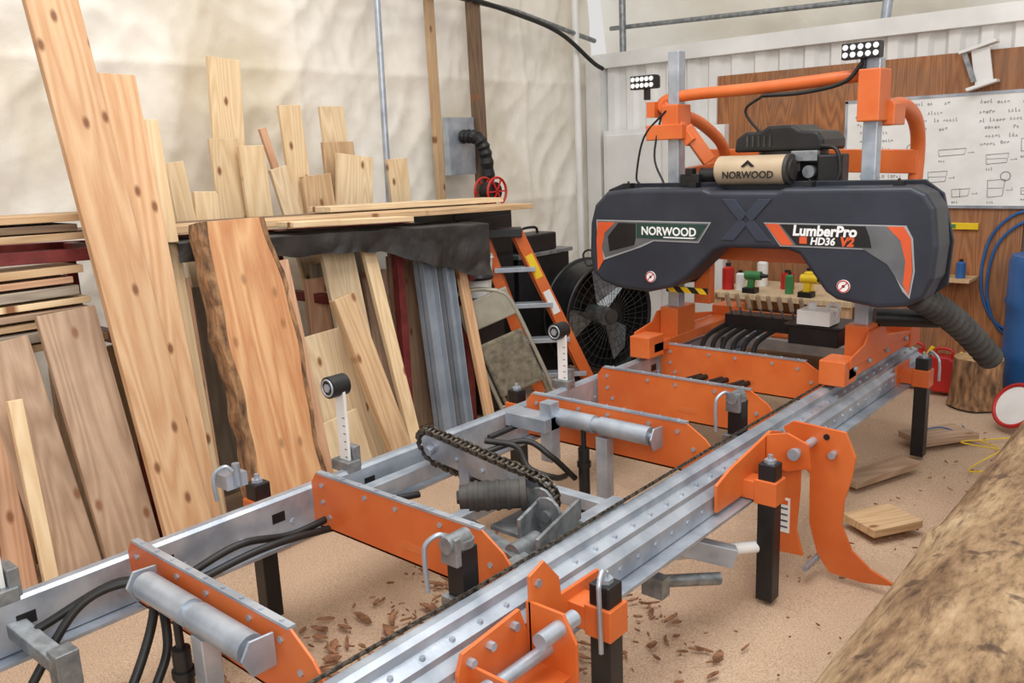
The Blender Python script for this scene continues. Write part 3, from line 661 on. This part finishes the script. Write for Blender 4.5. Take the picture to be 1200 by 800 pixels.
make('rear_arm',G().tube(cr([(-2.38,4.2,1.80),(-2.37,4.35,1.76),(-2.36,4.55,1.66),(-2.38,4.68,1.54)],8),.032,12),'orange',sh)
make('rear_arm',G().tube(cr([(-1.34,4.18,1.78),(-1.33,4.4,1.79),(-1.33,4.6,1.72),(-1.34,4.7,1.58),(-1.35,4.7,1.3)],8),.036,12),'orange',sh)
make('rear_beam',G().bar((-2.5,4.7,1.56),(-1.33,4.7,1.52),.07,.12),'orange',sh,bevel=.004)
make('side_beam',G().bar((-2.4,4.2,1.50),(-2.4,4.7,1.53),.05,.05),'orange',sh,bevel=.004)
for pts,r in (([(-2.42,4.06,1.83),(-2.55,4.05,1.7),(-2.6,4.05,1.5),(-2.58,4.05,1.45)],.006),([(-2.45,4.08,1.85),(-2.48,4.04,1.6),(-2.42,4.04,1.45)],.006),([(-1.9,4.1,1.87),(-1.7,4.1,1.87),(-1.5,4.08,1.90),(-1.42,4.08,1.98)],.01),([(-1.9,4.15,1.66),(-2.0,4.12,1.8),(-1.9,4.1,1.87)],.007)):
    make('wiring',G().tube(cr(pts,6),r,8),'rubber',sh)
make('frame_crossbar',G().bar((-2.36,4.72,.62),(-1.42,4.72,.62),.07,.08),'orange',sh,bevel=.004)
g=G().bar((-2.36,4.2,1.08),(-1.42,4.2,1.08),.07,.07);g.box(-2.3,-2.2,4.15,4.2,.8,1.1);make('frame_crossbar',g,'orange',sh,bevel=.004)
g=G().bar((-2.38,4.0,.895),(-2.14,4.0,.895),.02,.03);make('hazard_bar',g,'hazard',sh,label='yellow and black striped guard bar')
g=G().cyl((-1.35,4.2,.80),(-1.10,4.35,.79),.045,seg=20);make('blower_outlet',g,'black',sh)
g=G().box(-1.78,-1.52,4.2,4.42,.62,.72);g.box(-1.8,-1.5,4.18,4.44,.715,.73);make('battery_box',g,'black',sh,bevel=.005)
g=G().box(-1.72,-1.55,4.16,4.3,.735,.81);g.cyl((-1.67,4.23,.81),(-1.67,4.23,.84),.022);g.tube(cr([(-1.60,4.23,.80),(-1.57,4.23,.84),(-1.53,4.23,.82),(-1.55,4.23,.76)],5),.01,8);make('water_tank',g,'white',sh,bevel=.02,bseg=3,label='white plastic coolant tank with cap')
for k in range(6):
    a=-1.9-k*.06
    make('hydraulic_hose',G().tube(cr([(a,4.35,.66),(a-.05,4.2,.6),(a-.02,4.1,.52),(a+.03+.04*(k%2),4.02,.46),(a,3.8,.44)],8),.014,8),'rubber',sh)
g=G().box(-2.2,-1.72,4.32,4.44,.64,.72)
vb=make('valve_block',g,'black',sh,bevel=.003,label='black hydraulic valve block')
for k in range(8):
    g=G().cyl((-2.17+k*.06,4.35,.715),(-2.17+k*.06,4.31,.78),.006);g.cyl((-2.17+k*.06,4.315,.77),(-2.17+k*.06,4.28,.84),.012,m=1);make('valve_lever',g,['galvd','tan'],vb)
g=G().box(-2.05,-1.62,4.16,4.5,1.42,1.56);g.cyl((-1.82,4.3,1.5),(-1.82,4.3,1.64),.17,seg=28)
for k in range(7): g.box(-1.70,-1.60,4.14,4.4,1.45+k*.02,1.458+k*.02)
en=make('engine',g,['black'],sh,bevel=.006,label='black petrol engine block with cooling fins')
oo=[(-2.06,1.60),(-2.05,1.67),(-2.0,1.70),(-1.92,1.70),(-1.88,1.725),(-1.76,1.725),(-1.72,1.70),(-1.63,1.69),(-1.6,1.65),(-1.6,1.60)]
g=G().prism(oo,'y',4.12,4.42);make('engine_shroud',g,'black',en,bevel=.015,bseg=3)
g=G()
for k in range(5): g.box(-1.99+k*.03,-1.98+k*.03,4.115,4.13,1.625,1.68)
make('shroud_vent',g,'fanblack',en)
make('choke_bracket',G().box(-1.75,-1.62,4.10,4.14,1.55,1.60),'galvd',en,bevel=.003);make('air_intake',G().cyl((-1.66,4.1,1.5),(-1.66,4.16,1.5),.03),'galvd',en)
g=G().cyl((-2.10,4.06,1.515),(-1.74,4.06,1.515),.072,seg=32);g.cyl((-2.11,4.06,1.515),(-2.09,4.06,1.515),.06,seg=32);mf=make('muffler_cover',g,'tan',en,label='tan cylindrical cover with dark end cap')
g=G().cyl((-1.745,4.06,1.515),(-1.725,4.06,1.515),.074,seg=32);g.cyl((-1.725,4.06,1.515),(-1.715,4.06,1.515),.05,seg=24);make('muffler_cap',g,'fanblack',en)
text('lettering','NORWOOD',.048,(-2.055,3.984,1.478),'decalk',mf,bold=.001)
g=G().prism([(-1.955,1.535),(-1.92,1.565),(-1.885,1.535),(-1.90,1.532),(-1.92,1.55),(-1.94,1.532)],'y',3.985,3.992);make('emblem',g,'decalk',mf)
g=G().box(-2.33,-2.22,4.05,4.2,1.435,1.5);g.cyl((-2.24,4.12,1.49),(-2.13,4.12,1.49),.04);g.box(-2.3,-2.26,4.05,4.1,1.49,1.53);make('electric_motor',g,'black',sh,bevel=.004)
g=G().box(-1.62,-1.5,4.1,4.2,1.44,1.58);make('filter_housing',g,'black',en,bevel=.01)
make('fuel_line',G().tube(cr([(-1.6,4.1,1.62),(-1.52,4.08,1.6),(-1.5,4.08,1.5),(-1.52,4.08,1.44)],6),.01,8),'rubber',en)
for x,z_ in((-2.56,1.985),(-1.42,2.03)):
    w=.075 if x<-2 else .085
    g=G().box(x-w,x+w,4.05,4.1,z_-.035,z_+.035)
    for k in range(6): g.box(x-w+.01+k*.025,x-w+.014+k*.025,4.095,4.13,z_-.03,z_+.03)
    g.box(x-.01,x+.01,4.08,4.12,z_-.09,z_-.03)
    o=make('led_light_bar',g,'black',sh,bevel=.004)
    g=G();nl=5
    for r_ in(-1,1):
        for k in range(nl): g.cyl((x-w+.018+k*(2*w-.036)/(nl-1),4.045,z_+r_*.016),(x-w+.018+k*(2*w-.036)/(nl-1),4.052,z_+r_*.016),.0125,seg=12)
    make('lens_array',g,'glass',o)
P0=Vector((-1.12,4.02,.95));P1=Vector((-.95,4.78,.52));nh=61;pts=[P0.lerp(P1,i/(nh-1))+Vector((0,0,.035*math.sin(math.pi*i/(nh-1)))) for i in range(nh)]
g=G().tube(pts,.05,20,rad=[[.044,.044,.064,.064][i%4] for i in range(nh)],flat=True)
make('dust_hose',g,'fanblack',sh,label='black corrugated dust extraction hose')
# ---------------------------------------------------------------- log
g=G();nu,nv=150,200;vs=[];y0,y1=1.15,4.45;ax,az,R=-.35,.325,.32
for j in range(nv+1):
    y=y0+(y1-y0)*j/nv
    for i in range(nu):
        th=2*math.pi*i/nu
        q=Vector((math.cos(th)*1.2,y*.5,math.sin(th)*1.2))
        r=R+.016*noise.noise(q)+.006*noise.noise(q*4)+.004*noise.noise(Vector((math.cos(th)*14,y*2,math.sin(th)*14)))
        for ky,kt,kr in((2.5,2.5,.018),(3.3,2.2,.014),(1.9,1.9,.016)):
            r+=kr*math.exp(-(((y-ky)/.05)**2+((th-kt)/.15)**2))
        vs.append(Vector((ax+r*math.cos(th)+.01*math.sin(y),y,az+r*math.sin(th))))
g.add(vs,[(j*nu+i,(j+1)*nu+i,(j+1)*nu+(i+1)%nu,j*nu+(i+1)%nu) for j in range(nv) for i in range(nu)],0,True)
g.add(vs[:nu],[tuple(range(nu))],1);g.add(vs[-nu:],[tuple(reversed(range(nu)))],1)
make('log',g,['log','endgrain'],label='large weathered barkless log lying on sawdust floor',cat='log')
# ---------------------------------------------------------------- objects behind
t=thing('tool_cabinet','black metal tool cabinet beyond the rack end','cabinet',(-4.15,4.25,0))
make('body',G().box(-4.4,-3.95,3.98,4.55,0,1.28),'black',t,bevel=.01)
for k in range(4): make('drawer',G().box(-3.95,-3.935,4.0,4.53,.1+k*.29,.36+k*.29),'black',t,bevel=.004)
t=thing('hose_reel','red hose reel standing on black cabinet','hose reel',(-4.05,4.45,1.28))
g=G()
for x in(-4.11,-3.99): g.torus((x,4.45,1.39),(1,0,0),.095,.009)
for x in(-4.11,-3.99):
    for a in range(3): g.bar((x,4.45-.09*math.cos(a*1.05),1.39-.09*math.sin(a*1.05)),(x,4.45+.09*math.cos(a*1.05),1.39+.09*math.sin(a*1.05)),.01,.01,up=(1,0,0))
g.bar((-4.12,4.38,1.285),(-3.98,4.38,1.285),.02,.01);g.bar((-4.12,4.52,1.285),(-3.98,4.52,1.285),.02,.01)
make('reel_frame',g,'red',t)
make('hose_coil',G().cyl((-4.1,4.45,1.39),(-4.0,4.45,1.39),.065),'rubber',t)
t=thing('work_cabinet','black steel bench cabinet against fabric wall','cabinet',(-4.2,4.85,0))
make('body',G().box(-4.5,-3.95,4.6,5.2,0,.9),'black',t,bevel=.01)
make('top',G().box(-4.52,-3.93,4.58,5.22,.9,.93),'galvd',t,bevel=.004)
t=thing('tool_case','black plastic tool case with handle on cabinet','tool case',(-4.05,4.85,.93))
make('case_body',G().box(-4.15,-3.95,4.65,5.05,.931,1.06),'black',t,bevel=.012);make('handle',G().tube(cr([(-4.05,4.75,1.06),(-4.05,4.78,1.1),(-4.05,4.92,1.1),(-4.05,4.95,1.06)],5),.01),'black',t)
t=thing('storage_crate','dark crate stack behind folding chair','crate',(-3.76,3.98,0))
make('crate_body',G().box(-3.88,-3.66,3.84,4.1,0,.735),'black',t,bevel=.005);make('crate_lid',G().box(-3.885,-3.655,3.835,4.105,.735,.75),'black',t)
t=thing('bucket','white plastic bucket with wire handle standing on crate','bucket',(-3.77,3.97,.75))
g=G().cyl((-3.77,3.97,.751),(-3.77,3.97,1.02),.09,.11,seg=28);g.torus((-3.77,3.97,1.0),(0,0,1),.11,.006);make('bucket_body',g,'white',t)
make('handle',G().tube([(-3.77+.115*math.cos(a*.3),3.97-.115*math.sin(a*.3)*.6,.99-.09*math.sin(a*.3)) for a in range(11)],.003),'galv',t)
make('bucket_label',G().tube([(-3.77+.103*math.cos(a*.2-1.5),3.97+.103*math.sin(a*.2-1.5),.88) for a in range(10)],.02,6),'black',t)
t=thing('step_ladder','orange fibreglass step ladder leaning folded','ladder',(-3.6,4.5,0))
bx=Vector((-3.48,4.52,0.02));tp=Vector((-3.74,4.17,1.14));sd=Vector((.73,.68,0)).normalized();nn_=Vector((.65,-.7,.25)).normalized()
for s in(-1,1):
    make('side_rail',G().bar(bx+sd*s*.19,tp+sd*s*.12,.075,.03,up=nn_),'orange',t,bevel=.003)
for k in range(4):
    f=.12+k*.22;c=bx.lerp(tp,f);w=.19-.07*f
    make('step',G().bar(c-sd*w,c+sd*w,.09,.03,up=(0,0,1)),'galv',t,bevel=.002)
make('ladder_top',G().bar(tp-sd*.15,tp+sd*.15,.12,.06,up=(0,0,1)),'black',t,bevel=.006)
b2=bx+Vector((-.06,.06,0))
for s in(-1,1): make('rear_leg',G().bar(b2+sd*s*.16,tp+Vector((-.04,.04,0))+sd*s*.09,.045,.02,up=nn_),'orange',t)
make('warning_label',G().bar(bx.lerp(tp,.72)+sd*.139+nn_*.017,bx.lerp(tp,.86)+sd*.13+nn_*.017,.05,.003,up=nn_),'yellow',t)
make('warning_label',G().bar(bx.lerp(tp,.5)+sd*.155+nn_*.017,bx.lerp(tp,.64)+sd*.145+nn_*.017,.05,.003,up=nn_),'white',t)
t=thing('folding_chair','grey metal folding chair with padded patterned seat, folded','chair',(-3.35,3.9,0))
cb=Vector((-3.26,3.92,0.01));ct_=Vector((-3.50,3.70,.84));cs=Vector((.74,.67,0)).normalized()
cn=(ct_-cb).normalized().cross(cs)
if cn.y>0: cn=-cn
for s in(-1,1):
    pts=cr([cb+cs*s*.185,cb.lerp(ct_,.5)+cs*s*.18,cb.lerp(ct_,.92)+cs*s*.165,ct_+cs*s*.11],6)
    make('frame_tube',G().tube(pts,.014,10),'chair',t)
    make('rear_leg',G().tube([cb+cs*s*.15-cn*.06,cb.lerp(ct_,.6)+cs*s*.145-cn*.02],.012,10),'chair',t)
make('top_tube',G().tube(cr([ct_-cs*.11,ct_+Vector((0,0,.014)),ct_+cs*.11],6),.014,10),'chair',t)
def slab_on(f0,f1,w,th,off):
    return G().bar(cb.lerp(ct_,f0)+cn*off,cb.lerp(ct_,f1)+cn*off,w,th,up=cn)
make('backrest',slab_on(.76,.96,.32,.022,.0),'chair',t,bevel=.008)
make('seat',slab_on(.26,.66,.29,.035,.02),'chairpad',t,bevel=.014,label='worn patterned seat pad')
make('cross_brace',G().tube([cb.lerp(ct_,.12)-cs*.18,cb.lerp(ct_,.12)+cs*.18],.009,8),'chair',t)
t=thing('drum_fan','large black industrial drum fan with wire grille','fan',(-3.6,5.1,0))
c=Vector((-3.6,5.1,.45));ax_=Vector((.97,-.24,0)).normalized()
g=G();g.tube([c-ax_*.16,c+ax_*.10],.4,48,cap=False);g.torus(c+ax_*.1,ax_,.4,.016,seg=48);g.torus(c-ax_*.16,ax_,.4,.016,seg=48)
g.tube([c-ax_*.155,c+ax_*.095],.39,48,cap=False)
make('drum',g,'black',t)
make('dark_backing',G().cyl(c-ax_*.165,c-ax_*.155,.395,seg=40),'black',t)  # added solid disc, darkens the drum inside by hiding the bright wall behind
g=G();a=ax_.orthogonal().normalized();b=ax_.cross(a)
for k in range(40):
    th=2*math.pi*k/40;d=a*math.cos(th)+b*math.sin(th);g.tube([c+ax_*.12+d*.05,c+ax_*.125+d*.25,c+ax_*.1+d*.4],.0016,5)
for r in(.1,.17,.24,.31,.37): g.torus(c+ax_*.12,ax_,r,.0018,seg=40,ss=5)
g.cyl(c+ax_*.115,c+ax_*.13,.055)
make('grille',g,'fanblack',t)
g=G()
for k in range(3):
    th=2*math.pi*k/3;d=a*math.cos(th)+b*math.sin(th);e=a*math.cos(th+.9)+b*math.sin(th+.9)
    g.add([c+d*.06+ax_*.03,c+d*.36+ax_*.04,c+(d+e).normalized()*.37,c+e*.33-ax_*.05,c+e*.08-ax_*.03],[(0,1,2,3,4)],0)
g.cyl(c-ax_*.1,c+ax_*.06,.07)
make('fan_blades',g,'galvd',t)
for yy in(4.76,5.42): make('stand_foot',G().box(-3.75,-3.5,yy-.02,yy+.02,0,.1),'black',t)
make('stand_bar',G().bar((-3.62,4.76,.05),(-3.62,5.42,.05),.04,.03),'black',t)
# whiteboard
t=thing('whiteboard','white dry-erase board covered with handwritten sketches','whiteboard',(-1.5,6.5,1.15))
make('board_panel',G().box(-2.36,-.62,6.53,6.545,1.16,1.9),'white',t)
g=G();g.box(-2.38,-.6,6.525,6.548,1.145,1.165);g.box(-2.38,-.6,6.525,6.548,1.895,1.915);g.box(-2.38,-2.36,6.525,6.548,1.15,1.91);g.box(-.62,-.6,6.525,6.548,1.15,1.91)
make('board_frame',g,'galv',t)
g=G();rnd=random.Random(5)
def stroke(pts,r=.0017): g.tube([(p[0],6.528,p[1]) for p in pts],r,3,cap=False)
def word(x,z,n,h=.026):
    for k in range(n):
        q=x+k*h*.75;hh=h*rnd.choice([.6,.7,1])
        kind_=rnd.random()
        if kind_<.45: stroke([(q+h*.25+h*.22*math.cos(a*.9),z+hh*.4+hh*.4*math.sin(a*.9)) for a in range(rnd.choice([5,6,8]))])
        elif kind_<.75: stroke([(q,z),(q+h*.15,z+hh),(q+h*.35,z)])
        else: stroke([(q+h*.1,z+hh),(q+h*.12,z),(q+h*.4,z+h*.1)])
for x0,x1,z1,z0,st in((-2.32,-2.02,1.87,1.3,.055),(-1.95,-1.66,1.88,1.62,.05),(-1.5,-1.22,1.87,1.56,.05),(-1.1,-.7,1.87,1.4,.06),(-2.3,-2.0,1.3,1.2,.055)):
    z_=z1-.035
    while z_>z0:
        x=x0+rnd.uniform(0,.05)+(z1-z_)*.1
        while x<x1:
            n=rnd.choice([2,3,4,5]);word(x,z_+rnd.uniform(-.006,.006),n);x+=n*.02+rnd.choice([.02,.04,.07])
        z_-=st*rnd.choice([1,1,1.3])
def sk(x,z,w,h):
    stroke([(x,z),(x+w,z+.01),(x+w+.01,z+h),(x-.005,z+h-.008),(x,z)],.002)
    if rnd.random()<.6: stroke([(x,z+h*.5),(x+w,z+h*.52)],.0015)
    if rnd.random()<.6: stroke([(x+w*.5,z),(x+w*.48,z+h)],.0015)
for x,z_,w,h in((-1.72,1.50,.16,.05),(-1.78,1.32,.11,.08),(-1.42,1.44,.12,.07),(-1.22,1.52,.07,.09),(-1.62,1.22,.1,.06),(-1.40,1.22,.09,.12),(-1.2,1.24,.14,.05),(-.98,1.3,.1,.1)):
    sk(x,z_,w,h)
    stroke([(x+w+.02,z_+h*.4),(x+w+.06,z_+h*.4),(x+w+.05,z_+h*.55)],.0014);word(x,z_-.04,3,.02)
stroke([(-1.9+.035*math.cos(a*.5),1.56+.03*math.sin(a*.5)) for a in range(14)],.002)
stroke([(-1.3+.03*math.cos(a*.5),1.36+.03*math.sin(a*.5)) for a in range(14)],.002)
make('handwriting',g,'ink',t,kind='stuff')
t=thing('workbench','low wooden bench with tools on container wall','workbench',(-2.55,6.0,0))
make('bench_top',G().box(-3.05,-2.0,5.75,6.4,.53,.57),'cream',t,bevel=.003)
for x in(-3.0,-2.05):
    for y in(5.8,6.35): make('leg',G().box(x-.03,x+.03,y-.03,y+.03,0,.53),'tanw',t)
make('lower_shelf',G().box(-3.0,-2.05,5.8,6.35,.22,.25),'ply',t)
def can(x,y,z_,r,h,mat,label,name='canister',cat='container'):
    t=thing(name,label,cat,(x,y,z_));g=G().cyl((x,y,z_+.001),(x,y,z_+h*.8),r,seg=18);g.cyl((x,y,z_+h*.8),(x,y,z_+h*.88),r,r*.45,seg=18);make('can_body',g,mat,t)
    make('cap',G().cyl((x,y,z_+h*.88),(x,y,z_+h),r*.45,seg=12),'black',t);return t
can(-2.98,5.9,.57,.045,.2,'red','red oil canister on bench')
can(-2.88,5.9,.57,.035,.15,'white','white bottle with black cap on bench')
can(-2.5,5.9,.57,.03,.16,'green','green bottle on bench')
can(-2.4,6.0,.57,.035,.18,'yellow','yellow spray can on bench')
can(-2.82,6.15,.57,.04,.22,'white','white bottle on bench')
can(-2.6,6.1,.57,.05,.14,'red','round red tin on bench')
can(-2.15,6.0,.57,.035,.14,'blue','blue can on bench')
for x,m_,lb in((-2.72,'green','green hand drill lying on bench'),(-2.3,'yellow','yellow power drill lying on bench')):
    t=thing('power_drill',lb,'power drill',(x,5.82,.57))
    make('drill_body',G().cyl((x-.08,5.82,.70),(x+.04,5.82,.70),.032,seg=14).bar((x-.04,5.82,.6),(x-.03,5.82,.7),.035,.045),m_,t)
    make('chuck',G().cyl((x+.04,5.82,.70),(x+.09,5.82,.70),.02,.012,seg=12),'black',t);make('battery',G().box(x-.09,x+.01,5.78,5.86,.571,.61),'black',t,bevel=.004)
t=thing('parts_tray','orange parts organiser on bench shelf','tray',(-2.5,6.0,.25));make('tray_body',G().box(-2.9,-2.2,5.85,6.2,.251,.36),'oranged',t,bevel=.005);make('tray_lid',G().box(-2.9,-2.2,5.84,6.21,.36,.375),'black',t)
t=thing('spirit_level','yellow spirit level hanging on container wall','spirit level',(-1.5,6.5,1.0));make('level_body',G().box(-1.75,-1.44,6.52,6.549,1.0,1.045),'yellow',t,bevel=.003);make('vial',G().box(-1.62,-1.58,6.515,6.52,1.01,1.035),'green',t)
t=thing('steel_bracket','white flanged steel bracket hung on plywood wall','bracket',(-1.5,6.49,1.9))
make('flange',G().bar((-1.62,6.49,2.17),(-1.40,6.49,2.23),.1,.02),'steelwhite',t,bevel=.003)
make('flange',G().bar((-1.56,6.49,1.93),(-1.38,6.49,1.98),.1,.02),'steelwhite',t,bevel=.003)
make('web',G().bar((-1.5,6.49,2.19),(-1.46,6.49,1.96),.02,.11,up=(1,0,0)),'steelwhite',t,bevel=.003)
make('brace',G().bar((-1.59,6.47,2.17),(-1.52,6.47,1.98),.015,.03,up=(1,0,0)),'galvd',t)
t=thing('air_hose','coiled blue air hose hanging beside barrel','hose',(-1.25,6.5,.3))
for k,(dx,dz) in enumerate(((0,0),(.04,-.06))):
    pts=[(-1.0+dx,6.535,1.1+dz),(-1.2+dx,6.535,1.12+dz),(-1.36+dx,6.535,.95+dz),(-1.4+dx,6.535,.65+dz),(-1.32+dx,6.535,.4+dz),(-1.15+dx,6.535,.3+dz),(-.95+dx,6.535,.32+dz)]
    make('hose_loop',G().tube(cr(pts,8),.010,8),'blue',t)
t=thing('wall_shelf','small wooden wall shelf below the whiteboard','shelf',(-1.6,6.45,.66))
make('shelf_board',G().box(-1.78,-1.42,6.3,6.545,.66,.68),'tanw',t)
can(-1.7,6.4,.68,.03,.14,'red','red bottle on small wall shelf');can(-1.6,6.4,.68,.03,.12,'white','white bottle on small wall shelf');can(-1.5,6.4,.68,.03,.13,'blue','blue bottle on small wall shelf')
t=thing('barrel','blue plastic drum with ribbed sides','barrel',(-.87,6.1,0))
g=G();prof=[(0,.27),(.03,.28),(.25,.28),(.28,.29),(.31,.28),(.58,.28),(.61,.29),(.64,.28),(.86,.28),(.9,.265)]
g.tube([(-.87,6.1,a) for a,_ in prof],.28,40,rad=[b for _,b in prof]);make('drum_body',g,'blue',t)
make('bung',G().cyl((-.78,6.0,.9),(-.78,6.0,.92),.03),'white',t)
for x,y in((-1.64,6.0),(-1.44,5.92)):
    t=thing('fuel_can','red plastic fuel can on sawdust floor','fuel can',(x,y,0),'red fuel cans')
    g=G().prism([(x-.09,0.0),(x+.09,0),(x+.09,.2),(x+.03,.24),(x-.07,.24),(x-.09,.2)],'y',y-.06,y+.06);make('can_body',g,'red',t,bevel=.015,bseg=3)
    make('handle',G().tube(cr([(x-.06,y,.24),(x-.05,y,.28),(x+.03,y,.28),(x+.05,y,.23)],5),.01),'red',t);make('spout',G().cyl((x+.07,y,.21),(x+.1,y,.27),.014),'yellow',t)
g=G();c=(-1.2,5.72)
pts=[(c[0],c[1],z_) for z_ in(0,.03,.1,.2,.29,.30)];g.tube(pts,.14,28,rad=[.17,.155,.145,.14,.14,.136],cap=False)
for v in g.v:
    d=Vector((v.x-c[0],v.y-c[1],0));v+=d*.12*noise.noise(Vector((v.x*14,v.y*14,v.z*3)))
top=[g.v[-28+i].copy() for i in range(28)];g.add(top,[tuple(range(28))],1)
make('stump',g,['bark','endgrain'],label='short grey tree stump on sawdust floor',cat='stump')
t=thing('basin','white basin with red rim tipped on floor','basin',(-.93,5.35,0))
cc=Vector((-.90,5.32,.13));ad=Vector((-.45,-.75,.5)).normalized()
g=G().tube([cc-ad*.08,cc-ad*.06,cc+ad*.03],.1,28,rad=[.05,.09,.125]);make('basin_body',g,'white',t)
make('rim',G().torus(cc+ad*.03,ad,.125,.012),'red',t)
for p0,p1,w,m_ in(((-1.15,3.50,.03),(-1.02,3.72,.03),.2,'tanw'),((-1.36,3.95,.03),(-1.2,4.4,.03),.12,'brown'),((-1.3,4.75,.03),(-1.1,5.05,.03),.2,'brown')):
    board(p0,p1,w,.035,m_,'offcut of sawn board lying on sawdust',wdir=(1,0,0),name='wood_offcut',cat='wood offcut',group='offcuts on the floor')
g=G();pts=cr([(-1.05,5.0,.01),(-.9,4.9,.01),(-1.05,4.75,.06),(-1.0,5.0,.01),(-.85,5.1,.01),(-.95,4.5,.01),(-.8,4.6,.01)],10);g.tube(pts,.004,6);make('extension_cord',g,'yellow',label='thin yellow cord snaking over sawdust',cat='cord')
g=G();pts=cr([(-1.3,4.75,.06),(-1.2,4.95,.06),(-1.05,5.0,.01),(-1.15,5.2,.01)],10);g.tube(pts,.004,6);make('extension_cord',g,'blue',label='thin blue cord on sawdust floor',cat='cord')
g=G();rnd=random.Random(11)
def chip(x,y,s,z_=-.008):
    a=rnd.uniform(0,6.28);L=s*rnd.uniform(.6,1.8);W=s*rnd.uniform(.15,.5);u=Vector((math.cos(a),math.sin(a),rnd.uniform(-.15,.15)));v=Vector((-math.sin(a),math.cos(a),rnd.uniform(-.2,.2)))
    c=Vector((x,y,z_+.008));vs=[c+u*L*p+v*W*q for p,q in((-1,-.5),(-.3,-1),(.7,-.8),(1,.1),(.4,.9),(-.6,.8))]
    g.add(vs+[p+Vector((0,0,.005)) for p in vs],[(0,1,2,3,4,5),(11,10,9,8,7,6)]+[(i,i+6,(i+1)%6+6,(i+1)%6) for i in range(6)])
for k in range(620):
    x=rnd.gauss(-1.95,.27);y=rnd.uniform(1.0,2.6)
    if -2.5<x<-1.3: chip(x,y,rnd.choice([.008,.012,.02,.035]))
for k in range(60): chip(rnd.gauss(-1.4,.12),rnd.uniform(1.9,2.5),rnd.choice([.006,.01,.018,.03]))
for k in range(120): chip(rnd.uniform(-1.3,-.7),rnd.uniform(1.6,5.2),rnd.choice([.004,.006,.009]))
make('bark_debris',g,'chips',label='scattered bark flakes and wood chips on sawdust',cat='bark chips',kind='stuff',origin=(-1.9,2,0))
# ---------------------------------------------------------------- light, world, camera
w=bpy.data.worlds.new('world');bpy.context.scene.world=w;w.use_nodes=True
bg=w.node_tree.nodes['Background'];bg.inputs[0].default_value=(1,.985,.965,1);bg.inputs[1].default_value=.74
def area(loc,rot,size,power,col=(1,.98,.95)):
    l=bpy.data.lights.new('area','AREA');l.energy=power;l.size=size;l.color=col
    o=bpy.data.objects.new('daylight_panel',l);COL.objects.link(o);o.location=loc;o.rotation_euler=rot;return o
area((-1.5,2.0,4.6),(0,0,0),3,160)
area((1.8,-1.2,3.2),(math.radians(55),0,math.radians(40)),2.0,115)
cam=bpy.data.cameras.new('camera');co_=bpy.data.objects.new('camera',cam);COL.objects.link(co_)
X=Vector((0.7565,-0.1111,0.6445));Y=Vector((0.6527,0.19,-0.7334))
X.normalize();Y=(Y-X*X.dot(Y)).normalized();Z=X.cross(Y)
m=Matrix((X,Y,Z)).to_4x4();m.translation=Vector((0,0,1.65));co_.matrix_world=m
cam.lens=30;cam.sensor_width=36;cam.clip_start=.05
bpy.context.scene.camera=co_
bpy.context.scene.view_settings.view_transform='Standard'
for o in bpy.data.objects:
    if '_o' in o: del o['_o']
